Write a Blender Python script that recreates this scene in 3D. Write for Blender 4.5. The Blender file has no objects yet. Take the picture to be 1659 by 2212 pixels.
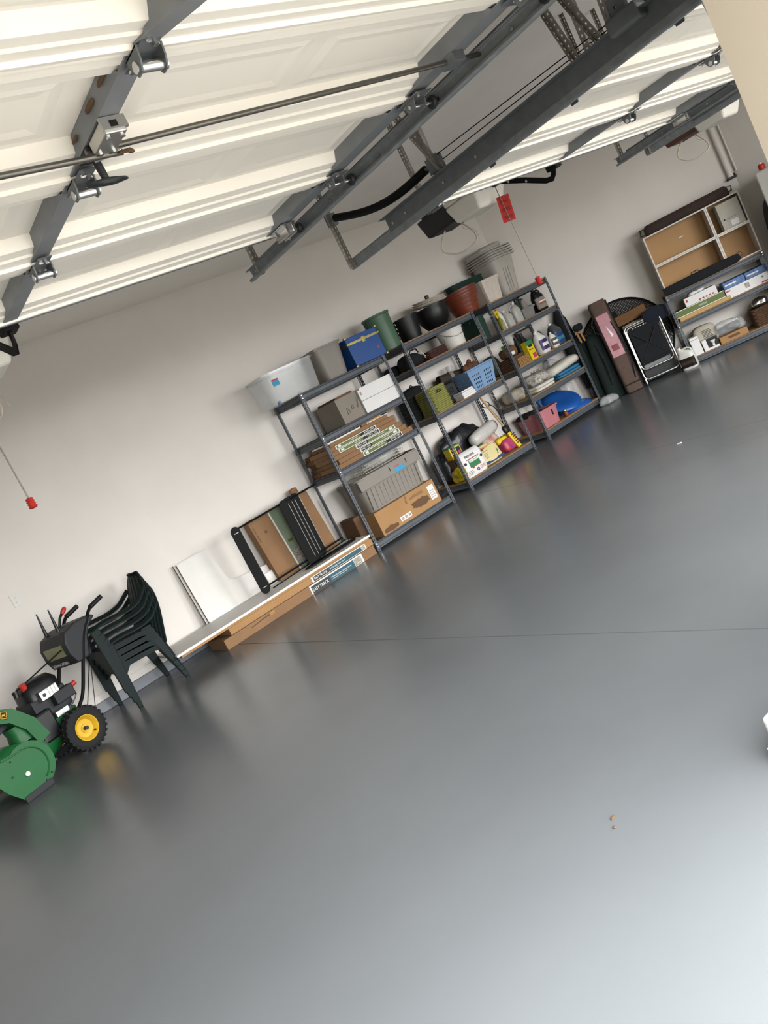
import bpy, math, random
from mathutils import Vector, Matrix, Euler, Quaternion, noise
random.seed(7)
S = bpy.context.scene
COL = S.collection
PI = math.pi
R = math.radians

# ---------------------------------------------------------------- camera (solved from the photo's vanishing points)
FPX, IW, IH = 1768.9, 1659.0, 2212.0
yaw, pit, rol = R(33.175), R(-7.715), R(-26.711)
fw = Vector((math.sin(yaw)*math.cos(pit), math.cos(yaw)*math.cos(pit), math.sin(pit)))
rt = Vector((math.cos(yaw), -math.sin(yaw), 0.0))
up = rt.cross(fw)
r2 = rt*math.cos(rol) + up*math.sin(rol)
u2 = -rt*math.sin(rol) + up*math.cos(rol)
cam = bpy.data.cameras.new('camera')
cam.sensor_fit = 'VERTICAL'
cam.sensor_height = 24.0
cam.lens = FPX/IH*24.0
cam.clip_start = 0.02
camo = bpy.data.objects.new('camera', cam)
COL.objects.link(camo)
M = Matrix((r2, u2, -fw)).transposed().to_4x4()
M.translation = Vector((0, 0, 1.5))
camo.matrix_world = M
S.camera = camo

# ---------------------------------------------------------------- world, exposure
S.view_settings.view_transform = 'Standard'
S.view_settings.look = 'None'
S.view_settings.gamma = 1.0
S.view_settings.use_curve_mapping = False
S.view_settings.exposure = 1.93
wd = bpy.data.worlds.new('overcast_sky'); S.world = wd
wd.use_nodes = True
bg = wd.node_tree.nodes['Background']
bg.inputs[0].default_value = (0.985, 0.99, 1.0, 1)
bg.inputs[1].default_value = 6.0
S.cycles.max_bounces = 10
S.cycles.diffuse_bounces = 6
S.cycles.glossy_bounces = 4
S.cycles.transmission_bounces = 6
S.cycles.transparent_max_bounces = 8
S.cycles.caustics_reflective = False
S.cycles.caustics_refractive = False
S.cycles.sample_clamp_indirect = 6.0

# ---------------------------------------------------------------- helpers
def lin(h):
    h = h.lstrip('#')
    out = []
    for i in (0, 2, 4):
        v = int(h[i:i+2], 16)/255.0
        out.append(v/12.92 if v <= .04045 else ((v+.055)/1.055)**2.4)
    return (out[0], out[1], out[2], 1.0)

MATS = {}
KEEP = {'painted_drywall', 'ceiling_drywall', 'beige_stucco', 'driveway_concrete', 'door_white_enamel', 'grey_stile_steel', 'galvanised_steel', 'dark_galvanised_steel', 'perforated_hanger_steel', 'bright_zinc', 'grey_shelf_steel', 'bulb_glass'}
def mat(name, hexc, rough=.6, metal=0.0, var=.10, scale=6.0, bump=0.0, bscale=60.0, coat=0.0, trans=0.0, alpha=1.0, spec=.3, hex2=None, stretch=None):
    if name in MATS: return MATS[name]
    m = bpy.data.materials.new(name); m.use_nodes = True
    nt = m.node_tree; b = nt.nodes['Principled BSDF']
    kk = 1.0 if name in KEEP else .70
    c = tuple(x*kk for x in lin(hexc)[:3])+(1,)
    tc = nt.nodes.new('ShaderNodeTexCoord')
    mp = nt.nodes.new('ShaderNodeMapping')
    if stretch: mp.inputs['Scale'].default_value = stretch
    nt.links.new(tc.outputs['Object'], mp.inputs['Vector'])
    nz = nt.nodes.new('ShaderNodeTexNoise'); nz.inputs['Scale'].default_value = scale; nz.inputs['Detail'].default_value = 5
    nt.links.new(mp.outputs['Vector'], nz.inputs['Vector'])
    rp = nt.nodes.new('ShaderNodeValToRGB')
    c2 = tuple(x*kk for x in lin(hex2)[:3])+(1,) if hex2 else tuple(min(1, x*(1+var)) for x in c[:3])+(1,)
    c1 = c if hex2 else tuple(x*(1-var) for x in c[:3])+(1,)
    rp.color_ramp.elements[0].position = .3; rp.color_ramp.elements[0].color = c1
    rp.color_ramp.elements[1].position = .7; rp.color_ramp.elements[1].color = c2
    nt.links.new(nz.outputs['Fac'], rp.inputs['Fac'])
    nt.links.new(rp.outputs['Color'], b.inputs['Base Color'])
    b.inputs['Roughness'].default_value = rough
    b.inputs['Metallic'].default_value = metal
    b.inputs['Specular IOR Level'].default_value = spec
    b.inputs['Coat Weight'].default_value = coat
    b.inputs['Transmission Weight'].default_value = trans
    b.inputs['Alpha'].default_value = alpha
    if bump:
        n2 = nt.nodes.new('ShaderNodeTexNoise'); n2.inputs['Scale'].default_value = bscale; n2.inputs['Detail'].default_value = 4
        nt.links.new(mp.outputs['Vector'], n2.inputs['Vector'])
        bp = nt.nodes.new('ShaderNodeBump'); bp.inputs['Strength'].default_value = bump; bp.inputs['Distance'].default_value = .004
        nt.links.new(n2.outputs['Fac'], bp.inputs['Height'])
        nt.links.new(bp.outputs['Normal'], b.inputs['Normal'])
    MATS[name] = m
    return m

class MB:
    """collects geometry, builds ONE mesh object"""
    def __init__(s): s.v = []; s.f = []
    def add(s, vs, fs):
        o = len(s.v); s.v += [tuple(v) for v in vs]; s.f += [tuple(i+o for i in f) for f in fs]; return s
    def box(s, x0, x1, y0, y1, z0, z1, m=None):
        vs = [Vector((x, y, z)) for z in (z0, z1) for y in (y0, y1) for x in (x0, x1)]
        if m: vs = [m @ v for v in vs]
        return s.add(vs, [(0,2,3,1),(4,5,7,6),(0,1,5,4),(2,6,7,3),(0,4,6,2),(1,3,7,5)])
    def frus(s, a, b, m=None):      # a=(x0,x1,y0,y1,z) bottom, b top
        vs = [Vector((x, y, q[4])) for q in (a, b) for y in (q[2], q[3]) for x in (q[0], q[1])]
        if m: vs = [m @ v for v in vs]
        return s.add(vs, [(0,2,3,1),(4,5,7,6),(0,1,5,4),(2,6,7,3),(0,4,6,2),(1,3,7,5)])
    def cyl(s, a, b, r, r2=None, n=12, cap=True):
        a = Vector(a); b = Vector(b); d = (b-a).normalized()
        x = d.orthogonal().normalized(); y = d.cross(x); r2 = r if r2 is None else r2
        vs = []
        for p, q in ((a, r), (b, r2)):
            vs += [p + x*q*math.cos(2*PI*i/n) + y*q*math.sin(2*PI*i/n) for i in range(n)]
        fs = [(i, (i+1) % n, n+(i+1) % n, n+i) for i in range(n)]
        if cap: fs += [tuple(range(n-1, -1, -1)), tuple(range(n, 2*n))]
        return s.add(vs, fs)
    def tube(s, pts, r, n=8, closed=False, flat=None):
        P = [Vector(p) for p in pts]; k = len(P); vs = []; fs = []
        prev = None
        for i in range(k):
            if closed: t = (P[(i+1) % k]-P[i-1])
            else: t = P[min(i+1, k-1)]-P[max(i-1, 0)]
            t.normalize()
            if prev is None: x = t.orthogonal().normalized()
            else:
                x = prev - t*prev.dot(t)
                x = x.normalized() if x.length > 1e-6 else t.orthogonal().normalized()
            prev = x; y = t.cross(x)
            rr = r[i] if isinstance(r, (list, tuple)) else r
            ry = rr*flat if flat else rr
            vs += [P[i]+x*rr*math.cos(2*PI*j/n)+y*ry*math.sin(2*PI*j/n) for j in range(n)]
        m = k if closed else k-1
        for i in range(m):
            a = i*n; b = ((i+1) % k)*n
            fs += [(a+j, a+(j+1) % n, b+(j+1) % n, b+j) for j in range(n)]
        if not closed: fs += [tuple(range(n-1, -1, -1)), tuple(range((k-1)*n, k*n))]
        return s.add(vs, fs)
    def lathe(s, prof, n=24, c=(0,0,0), axis='Z', a0=0, a1=2*PI):
        full = abs(a1-a0-2*PI) < 1e-6; m = n if full else n+1; vs = []; fs = []
        for r, z in prof:
            for i in range(m):
                a = a0+(a1-a0)*i/n
                if axis == 'Z': p = (r*math.cos(a), r*math.sin(a), z)
                elif axis == 'Y': p = (r*math.cos(a), z, r*math.sin(a))
                else: p = (z, r*math.cos(a), r*math.sin(a))
                vs.append((p[0]+c[0], p[1]+c[1], p[2]+c[2]))
        for k in range(len(prof)-1):
            for i in range(n):
                j = (i+1) % m
                fs.append((k*m+i, k*m+j, (k+1)*m+j, (k+1)*m+i))
        return s.add(vs, fs)
    def prism(s, poly, axis, a, b, m=None):
        n = len(poly); vs = []
        for h in (a, b):
            for p in poly:
                v = {'X': (h, p[0], p[1]), 'Y': (p[0], h, p[1]), 'Z': (p[0], p[1], h)}[axis]
                vs.append(m @ Vector(v) if m else v)
        fs = [(i, (i+1) % n, n+(i+1) % n, n+i) for i in range(n)]+[tuple(range(n-1, -1, -1)), tuple(range(n, 2*n))]
        return s.add(vs, fs)
    def loft(s, secs, n=24, a0=0, a1=2*PI, cap=True):   # secs: (z, hw, hd, exponent, cx, cy)
        full = abs(a1-a0-2*PI) < 1e-6; m = n if full else n+1; vs = []; fs = []
        for q in secs:
            z, hw, hd = q[:3]; e = q[3] if len(q) > 3 else 2; cx = q[4] if len(q) > 4 else 0; cy = q[5] if len(q) > 5 else 0
            for i in range(m):
                a = a0+(a1-a0)*i/n; ca, sa = math.cos(a), math.sin(a)
                rr = (abs(ca)**e+abs(sa)**e)**(-1/e)
                vs.append((cx+hw*rr*ca, cy+hd*rr*sa, z))
        for k in range(len(secs)-1):
            for i in range(n):
                j = (i+1) % m; fs.append((k*m+i, k*m+j, (k+1)*m+j, (k+1)*m+i))
        if cap and full: fs += [tuple(range(n-1, -1, -1)), tuple(range((len(secs)-1)*m, len(secs)*m))]
        return s.add(vs, fs)
    def blob(s, w, d, h, seed=0, amp=.18, freq=5.0, e=3.0, nu=36, nv=18, flat=True, ridge=0.0):
        o = Vector((seed*7.3, seed*3.1, seed*1.7)); vs = []; fs = []
        for j in range(nv+1):
            t = -PI/2+PI*j/nv
            for i in range(nu):
                a = 2*PI*i/nu
                ca, sa, ct, st = math.cos(a), math.sin(a), math.cos(t), math.sin(t)
                rr = (abs(ca)**e+abs(sa)**e)**(-1/e); rz = (abs(ct)**e+abs(st)**e)**(-1/e)
                p = Vector((ca*rr*ct*rz*w/2, sa*rr*ct*rz*d/2, st*rz*h/2))
                q = Vector((p.x*freq, p.y*freq, p.z*freq))+o
                k = 1+amp*noise.fractal(q, 1.0, 2.0, 3)+(ridge*(abs(noise.noise(q*1.6))-.25) if ridge else 0)
                p = p*k
                if flat: p.z = max(p.z, -h/2)
                vs.append((p.x, p.y, p.z+h/2))
        for j in range(nv):
            for i in range(nu):
                i2 = (i+1) % nu; fs.append((j*nu+i, j*nu+i2, (j+1)*nu+i2, (j+1)*nu+i))
        return s.add(vs, fs)
    def build(s, name, m, parent=None, loc=None, rot=None, smooth=False, bevel=0, solid=0, seg=2, ang=40):
        me = bpy.data.meshes.new(name); me.from_pydata(s.v, [], s.f); me.update()
        o = bpy.data.objects.new(name, me); COL.objects.link(o)
        me.materials.append(m)
        if parent: o.parent = parent
        if loc: o.location = loc
        if rot: o.rotation_euler = rot
        if solid:
            q = o.modifiers.new('s', 'SOLIDIFY'); q.thickness = solid; q.offset = 0
        if bevel:
            q = o.modifiers.new('b', 'BEVEL'); q.width = bevel; q.segments = seg; q.limit_method = 'ANGLE'; q.angle_limit = R(35)
        if smooth:
            me.polygons.foreach_set('use_smooth', [True]*len(me.polygons))
            try: me.set_sharp_from_angle(angle=R(ang))
            except Exception: pass
        return o

def tag(o, label=None, cat=None, group=None, kind=None):
    if label: o['label'] = label
    if cat: o['category'] = cat
    if group: o['group'] = group
    if kind: o['kind'] = kind
    return o
def thing(name, label, cat, loc=(0,0,0), rz=0, group=None, rot=None):
    o = bpy.data.objects.new(name, None); COL.objects.link(o); o.empty_display_size = .05
    o.location = loc; o.rotation_euler = rot if rot else (0, 0, rz)
    return tag(o, label, cat, group)
def kids(o): return [c for c in bpy.data.objects if c.parent == o]
def dup(o, parent=None):
    c = o.copy(); COL.objects.link(c); c.parent = parent
    for k in kids(o): dup(k, c)
    return c
TEXTS = []
def text(body, size, parent, loc, m, rot=(PI/2, 0, 0), align='LEFT', name='lettering', sx=1.0):
    TEXTS.append((body, size, parent, loc, m, rot, align, name, sx))
def flush_texts():
    made = []
    for (body, size, parent, loc, m, rot, align, name, sx) in TEXTS:
        cu = bpy.data.curves.new('t', 'FONT'); cu.body = body; cu.size = size; cu.align_x = align; cu.extrude = .0004; cu.resolution_u = 2
        o = bpy.data.objects.new('t', cu); COL.objects.link(o); made.append(o)
    dg = bpy.context.evaluated_depsgraph_get(); dg.update()
    for o, (body, size, parent, loc, m, rot, align, name, sx) in zip(made, TEXTS):
        me = bpy.data.meshes.new_from_object(o.evaluated_get(dg))
        me.materials.clear(); me.materials.append(m)
        n = bpy.data.objects.new(name, me); COL.objects.link(n); n.parent = parent; n.location = loc; n.rotation_euler = rot; n.scale = (sx, 1, 1)
    for o in made: bpy.data.objects.remove(o)
def plate(parent, x0, x1, z0, z1, y, m, name='label', t=.0015):
    """a printed sticker on a face that looks along -y"""
    return MB().box(x0, x1, y-t, y, z0, z1).build(name, m, parent)

# ---------------------------------------------------------------- materials
M_wall = mat('painted_drywall', '#ccc7c0', .85, var=.025, scale=2.5, bump=.05, bscale=90)
M_ceil = mat('ceiling_drywall', '#ebe7e0', .9, var=.03, scale=2)
M_white = mat('white_trim', '#e6e3dc', .5, var=.03)
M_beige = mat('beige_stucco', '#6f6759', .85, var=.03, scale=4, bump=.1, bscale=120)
M_curb = mat('grey_painted_curb', '#83878c', .5, var=.12, scale=9, bump=.2, bscale=40)
M_drive = mat('driveway_concrete', '#77746f', .9, var=.06, scale=1.5)
M_gray = mat('grey_shelf_steel', '#474b50', .5, .1, var=.08, scale=14)
M_galv = mat('galvanised_steel', '#74787a', .5, .2, var=.16, scale=22)
M_galvd = mat('dark_galvanised_steel', '#5c6062', .5, .2, var=.14, scale=18)
M_stile = mat('grey_stile_steel', '#74777a', .5, .1, var=.08, scale=12)
M_hang = mat('perforated_hanger_steel', '#7f7b73', .5, .15, var=.2, scale=25)
M_chrome = mat('bright_zinc', '#c4c4c2', .22, .95, var=.06)
M_pb = mat('particle_board', '#b08a5c', .8, var=.18, scale=60)
M_mdf = mat('dark_shelf_board', '#4c4a46', .75, var=.12, scale=30)
M_door = mat('door_white_enamel', '#ece7dc', .42, var=.02, scale=3)
M_card = mat('cardboard', '#8f6d4d', .85, var=.08, scale=4, bump=.06, bscale=30)
M_card2 = mat('tan_cardboard', '#aa8256', .85, var=.08, scale=4, bump=.06, bscale=30)
M_cardd = mat('dark_cardboard', '#6a4f37', .88, var=.1, scale=5)
M_cardg = mat('grey_cardboard', '#8f877b', .88, var=.05, scale=5)
M_black = mat('black_plastic', '#131415', .42, var=.15)
M_blackm = mat('black_painted_metal', '#0b0c0c', .6, 0, var=.1, spec=.12)
M_blackf = mat('black_fabric', '#15171a', .9, var=.25, scale=30, bump=.3, bscale=80)
M_charc = mat('charcoal_plastic', '#242628', .55, var=.08)
M_wplast = mat('white_plastic', '#e2e0d8', .4, var=.03)
M_wpaper = mat('white_carton', '#e9e7e4', .55, var=.02)
M_red = mat('red_plastic', '#b8322c', .4, var=.05)
M_print = mat('print_black', '#15171a', .6, var=0)
M_printw = mat('print_white', '#efeee6', .6, var=0)
M_printg = mat('print_grey', '#77756f', .7, var=.1, scale=60)
M_printr = mat('print_red', '#b23a34', .6, var=0)
M_green = mat('tractor_green', '#1b6030', .42, var=.08, scale=8, spec=.25)
M_yellow = mat('wheel_yellow', '#dcb02c', .4, var=.05)
M_tire = mat('tyre_rubber', '#1b1c1c', .8, var=.15, scale=25, bump=.2)
M_chair = mat('dark_green_resin', '#0d1c1a', .55, spec=.15, var=.12, scale=6)
M_tote = mat('grey_tote_plastic', '#8d877e', .5, var=.04)
M_clear = mat('clear_tote_plastic', '#eef2f2', .12, var=0, alpha=.22, spec=.7)
M_clear2 = mat('clear_film', '#e6e8e8', .15, var=.1, alpha=.35, spec=.8, bump=.6, bscale=18)
M_blue = mat('blue_vinyl', '#1d4c8f', .45, var=.06)
M_brass = mat('tarnished_brass', '#b3a66a', .35, .8, var=.15)
M_laund = mat('pale_blue_plastic', '#7e9fc4', .45, var=.04)
M_dkgreen = mat('forest_green_plastic', '#1d3a30', .45, var=.08)
M_sage = mat('sage_green_plastic', '#4b6a52', .45, var=.08, scale=9)
M_terra = mat('terracotta_plastic', '#7a3a26', .4, var=.08)
M_stone = mat('pale_stone_plastic', '#d3c9bc', .65, var=.08, scale=20)
M_can = mat('pale_grey_can', '#b9b4aa', .6, var=.06)
M_wick = mat('olive_wicker', '#8c8d4a', .7, var=.15, scale=30)
M_wickb = mat('brown_wicker', '#5c432e', .7, var=.25, scale=30)
M_wickd = mat('dark_wicker', '#252721', .75, var=.2, scale=30)
M_pink = mat('pink_tote_plastic', '#b8757a', .5, var=.05)
M_pinkd = mat('rose_film', '#a05c66', .3, var=.25, scale=9)
M_cloth = mat('cream_cloth', '#b9b2a2', .95, var=.08, scale=12, bump=.4, bscale=50)
M_clothw = mat('white_cloth', '#d8d4c8', .95, var=.06, scale=12, bump=.4, bscale=50)
M_clothp = mat('patterned_cloth', '#6e6a64', .95, scale=42, hex2='#d6d0c4', bump=.4, bscale=50)
M_tarp = mat('blue_tarp', '#2f6f96', .6, var=.1, scale=14)
M_sled = mat('bright_blue_plastic', '#1f58a6', .35, var=.05)
M_brown = mat('brown_nylon', '#5a4940', .85, var=.12, scale=20, bump=.2)
M_wood = mat('raw_wood', '#a9814c', .75, var=.16, scale=3, stretch=(2, 30, 30))
M_woodp = mat('pale_wood', '#c2a06a', .75, var=.14, scale=3, stretch=(2, 30, 30))
M_cubw = mat('white_laminate', '#d9d4ca', .4, var=.02)
M_cubb = mat('maple_backing', '#b58c5c', .6, var=.06, scale=3)
M_olive = mat('olive_label', '#66743f', .6, var=.05)
M_sagel = mat('sage_label', '#94a288', .6, var=.1, scale=7)
M_teal = mat('teal_label', '#2b5664', .55, var=.05)
M_dklab = mat('charcoal_label', '#31373a', .55, var=.04)
M_orange = mat('amber_label', '#d39a3c', .6, var=.05)
M_photo = mat('printed_photo', '#6c675f', .6, scale=55, hex2='#c9c2b4')
M_cyan = mat('cyan_label', '#2d9cc9', .5, var=.03)
M_bluebox = mat('blue_carton', '#38588f', .55, scale=24, hex2='#6f8cb8')
M_glass = mat('bulb_glass', '#f4f2ea', .15, var=0)
M_yel = mat('yellow_print', '#e0c21e', .45, var=.06)
M_yeld = mat('yellow_film', '#b9a51c', .3, var=.3, scale=9)
M_cream = mat('cream_film', '#dccf96', .4, var=.05)
M_multi = mat('flower_print', '#c8452c', .4, scale=26, hex2='#8d3a86')
M_navy = mat('navy_print', '#1f4377', .5, var=.05)
M_gprint = mat('green_print', '#2c7a4a', .5, var=.05)
M_steel = mat('brushed_steel_rod', '#77746d', .35, .8, var=.12, scale=30)
M_rope = mat('twisted_cord', '#8f8478', .9, var=.3, scale=120)
M_wire = mat('pale_wire', '#b9ae9c', .6, var=.05)
M_alum = mat('bright_lock_plate', '#c9c8c4', .3, .85, var=.05)
M_blackw = mat('black_poly_bag', '#232528', .3, var=.3, scale=10, bump=.8, bscale=22)
M_whitew = mat('white_poly_bag', '#c9c7c0', .35, var=.08, scale=14, bump=.8, bscale=22)
M_lightm = mat('opener_lens', '#eae6da', .4, var=.03)

def floor_material():
    m = bpy.data.materials.new('grey_epoxy_floor'); m.use_nodes = True
    nt = m.node_tree; b = nt.nodes['Principled BSDF']
    tc = nt.nodes.new('ShaderNodeTexCoord')
    n1 = nt.nodes.new('ShaderNodeTexNoise'); n1.inputs['Scale'].default_value = .7; n1.inputs['Detail'].default_value = 5
    n2 = nt.nodes.new('ShaderNodeTexNoise'); n2.inputs['Scale'].default_value = 130; n2.inputs['Detail'].default_value = 2
    for n in (n1, n2): nt.links.new(tc.outputs['Object'], n.inputs['Vector'])
    rp = nt.nodes.new('ShaderNodeValToRGB')
    rp.color_ramp.elements[0].position = .3; rp.color_ramp.elements[0].color = lin('#55585a')
    rp.color_ramp.elements[1].position = .7; rp.color_ramp.elements[1].color = lin('#5d6062')
    nt.links.new(n1.outputs['Fac'], rp.inputs['Fac'])
    nt.links.new(rp.outputs['Color'], b.inputs['Base Color'])
    b.inputs['Roughness'].default_value = .25
    b.inputs['Specular IOR Level'].default_value = .34
    bp = nt.nodes.new('ShaderNodeBump'); bp.inputs['Strength'].default_value = .05; bp.inputs['Distance'].default_value = .002
    nt.links.new(n2.outputs['Fac'], bp.inputs['Height']); nt.links.new(bp.outputs['Normal'], b.inputs['Normal'])
    return m
M_floor = floor_material()

# ---------------------------------------------------------------- room shell
YB = 7.92                                   # back wall
YF = 1.045                                   # inner face of front wall
ZC = 3.36                                   # ceiling
XL = -1.3                                   # left wall
C0 = Vector((8.62, 7.92, 0))                # corner where the slanting wall starts
EA = R(-52.0)                               # direction of the slanting wall
EV = Vector((math.cos(EA), math.sin(EA), 0)); NV = Vector((-math.sin(EA), math.cos(EA), 0))
def DW(s, t, z=0.0): return C0+EV*s+NV*t+Vector((0, 0, z))   # s along wall, t<0 into the room
C1 = DW(3.08, 0)
XR = C1.x
def struct(o): o['kind'] = 'structure'; return o
# floor with two sawn joints
g = .004
xs = [(-1.3, 0), (2.607-g, 0), (2.607, -.008), (2.607+g, 0), (5.74-g, 0), (5.74, -.008), (5.74+g, 0), (11.0, 0), (11.0, -.12), (-1.3, -.12)]
struct(MB().prism([(x, z) for x, z in xs], 'Y', .8, 8.1).build('floor', M_floor))
struct(MB().box(-14, 22, -14, .8, -.14, -.02).build('driveway', M_drive))
struct(MB().box(XL-.2, C0.x+.12, YB, YB+.15, -.1, ZC).build('wall_back', M_wall))
struct(MB().box(XL-.15, XL, .8, YB+.15, -.1, ZC).build('wall_left', M_wall))
w = MB().box(0, 3.08, 0, .15, -.1, ZC).build('wall_slanted', M_wall); w.location = C0; w.rotation_euler = (0, 0, EA); struct(w)
struct(MB().box(XR, XR+.15, .8, C1.y+.02, -.1, ZC).build('wall_right', M_wall))
struct(MB().box(XL-.15, XR+.15, .8, YB+.15, ZC, ZC+.12).build('ceiling', M_ceil))
OPEN = [(-.32, 2.165), (3.22, 5.68), (6.45, 8.91)]
HZ = 2.34
edges = [XL-.15]+[e for o in OPEN for e in o]+[XR+.15]
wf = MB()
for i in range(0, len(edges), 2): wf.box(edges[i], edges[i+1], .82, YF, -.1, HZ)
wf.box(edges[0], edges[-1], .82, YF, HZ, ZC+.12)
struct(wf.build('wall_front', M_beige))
struct(MB().prism([(.52, 2.62), (.82, 2.62), (.82, 3.0), (.52, 2.8)], 'X', XL-3.2, XR+.4).build('sky_blocker_eave', M_beige))  # added out-of-view overhang that cuts sky light on the door jamb
struct(MB().box(XL-3.0, XL-2.8, -8, .82, -.1, 3.2).build('sky_blocker_wing', M_beige))  # unseen wing wall, added to hold back sky light from the left
struct(MB().box(XL, C0.x+.0, YB-.035, YB, 0, .10).build('trim_1', M_curb, bevel=.008))
struct(MB().box(XL, C0.x, YB-.010, YB, .10, .17).build('baseboard_back', M_wall, bevel=.003))
b2 = MB().box(.0, 3.08, -.035, 0, 0, .10).build('trim_2', M_curb, bevel=.008); b2.location = C0; b2.rotation_euler = (0, 0, EA); struct(b2)
# light portals in the three doorways (guide the sky light, emit nothing themselves)
for (a, b) in OPEN:
    L = bpy.data.lights.new('doorway_portal', 'AREA'); L.shape = 'RECTANGLE'; L.size = b-a; L.size_y = HZ
    L.cycles.is_portal = True
    o = bpy.data.objects.new('doorway_portal', L); COL.objects.link(o)
    o.location = ((a+b)/2, .81, HZ/2); o.rotation_euler = (R(90), 0, 0)

# ---------------------------------------------------------------- perforated angle / shelving helpers
def perf_mesh(length, w=.038, t=.003, pitch=.038, hw=.010, hl=.020, two=True, name='post'):
    """L-shaped angle along +z from the origin, slots cut through both flanges"""
    b = MB()
    def flange(fx):
        a0 = (w-hw)/2; a1 = (w+hw)/2
        fx(b, 0, a0, 0, length); fx(b, a1, w, 0, length)
        z = 0; n = max(1, int(length/pitch)); 
        fx(b, a0, a1, 0, (pitch-hl)/2)
        for i in range(n):
            z = i*pitch+(pitch+hl)/2
            fx(b, a0, a1, z, min(length, z+pitch-hl))
        if z+pitch-hl < length: fx(b, a0, a1, z+pitch-hl, length)
    flange(lambda q, a, c, z0, z1: q.box(a, c, 0, t, z0, z1))
    if two: flange(lambda q, a, c, z0, z1: q.box(0, t, max(a, t), c, z0, z1))
    return b

# ---------------------------------------------------------------- sectional garage doors
SL = .533                                   # section length
def section_mesh(x0, x1, stiles):
    pr = [(0, .058), (0, -.010), (-.016, -.010), (-.020, 0), (-.060, .002), (-.066, .008), (-.105, .012), (-.125, .046), (-.40, .046),
          (-.425, .012), (-.47, .006), (-.475, 0), (-.515, 0), (-.518, -.008), (-SL+.004, -.008), (-SL+.004, .058)]
    b = MB().prism(pr, 'X', x0, x1)
    xs = sorted([x0]+stiles+[x1])
    for i in range(len(xs)-1):
        a = xs[i]+.07; c = xs[i+1]-.07; half = (c-a)/2
        for k in range(2):
            p = a+k*half+.02; q = a+(k+1)*half-.02
            vs = []
            for (iz, ins) in ((.0465, 0), (.0405, .035)):
                vs += [(p+ins, -.385+ins, iz), (q-ins, -.385+ins, iz), (q-ins, -.14-ins, iz), (p+ins, -.14-ins, iz)]
            b.add(vs, [(0,1,5,4),(1,2,6,5),(2,3,7,6),(3,0,4,7)])
            # inner field stands back again
            vs2 = []
            for (iz, ins) in ((.0405, .035), (.044, .06)):
                vs2 += [(p+ins, -.385+ins, iz), (q-ins, -.385+ins, iz), (q-ins, -.14-ins, iz), (p+ins, -.14-ins, iz)]
            b.add(vs2, [(0,1,5,4),(1,2,6,5),(2,3,7,6),(3,0,4,7),(4,5,6,7)])
    return b
def stile_mesh(x, w):
    # folded steel channel: bottom face and the two sides up into the recess
    b = MB()
    prof = [(-.002, -.014), (-.004, -.045), (-.004, -.49), (-.004, -.525)]
    b.box(x-w/2, x+w/2, -.522, -.012, -.004, 0)
    side = [(-.022, 0), (-.07, 0), (-.118, .046), (-.405, .046), (-.45, 0), (-.50, 0), (-.50, -.003), (-.022, -.003)]
    for sx in (x-w/2+.0008, x+w/2-.0028): b.prism(side, 'X', sx, sx+.002)
    return b
def bolt_mb(b, x, y, z, r=.0075, h=.007):
    b.cyl((x, y, z), (x, y, z-h), r, n=6); return b
def hinge(parent, x, y, z, tilt=0):
    h = bpy.data.objects.new('hinge', None); COL.objects.link(h); h.parent = parent; h.location = (x, y, z); h.empty_display_size = .02
    b = MB()
    b.box(-.022, .022, -.075, -.006, -.0075, -.0045)
    b.box(-.022, .022, .006, .065, -.0075, -.0045)
    for sx in (-.03, .026):
        b.prism([(-.03, -.004), (.03, -.004), (.022, -.030), (.010, -.046), (-.012, -.046), (-.024, -.028)], 'X', sx, sx+.004)
    b.box(-.03, .03, -.03, .03, -.0065, -.004)
    b.build('hinge_plate', M_galvd, h)
    MB().cyl((-.034, 0, -.032), (.036, 0, -.032), .0115, n=14).build('hinge_tube', M_chrome, h, smooth=True)
    for (bx, by) in ((-.01, -.055), (.012, -.035), (.010, .045), (-.012, .052)):
        MB().cyl((bx, by, -.0075), (bx, by, -.0145), .0075, n=6).build('bolt', M_chrome, h)
    return h
def roller(parent, x, y, z, sgn):
    r = bpy.data.objects.new('roller_bracket', None); COL.objects.link(r); r.parent = parent; r.location = (x, y, z); r.empty_display_size = .02
    b = MB(); b.box(-.04, .03, -.06, .06, -.008, -.004)
    for sx in (-.03, .02): b.prism([(-.028, -.006), (.028, -.006), (.018, -.04), (-.018, -.04)], 'X', sx, sx+.004)
    b.build('bracket_plate', M_galvd, r)
    MB().cyl((-.035*1, 0, -.026), (sgn*.075, 0, -.026), .006, n=10).build('roller_stem', M_chrome, r, smooth=True)
    MB().lathe([(0, -.011), (.018, -.011), (.022, -.004), (.022, .004), (.018, .011), (0, .011)], 18, (sgn*.075, 0, -.026), 'X').build('roller_wheel', M_charc, r, smooth=True)
    for (bx, by) in ((-.018, -.045), (.012, .045), (-.018, .03)):
        MB().cyl((bx, by, -.008), (bx, by, -.016), .0075, n=6).build('bolt', M_chrome, r)
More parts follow.
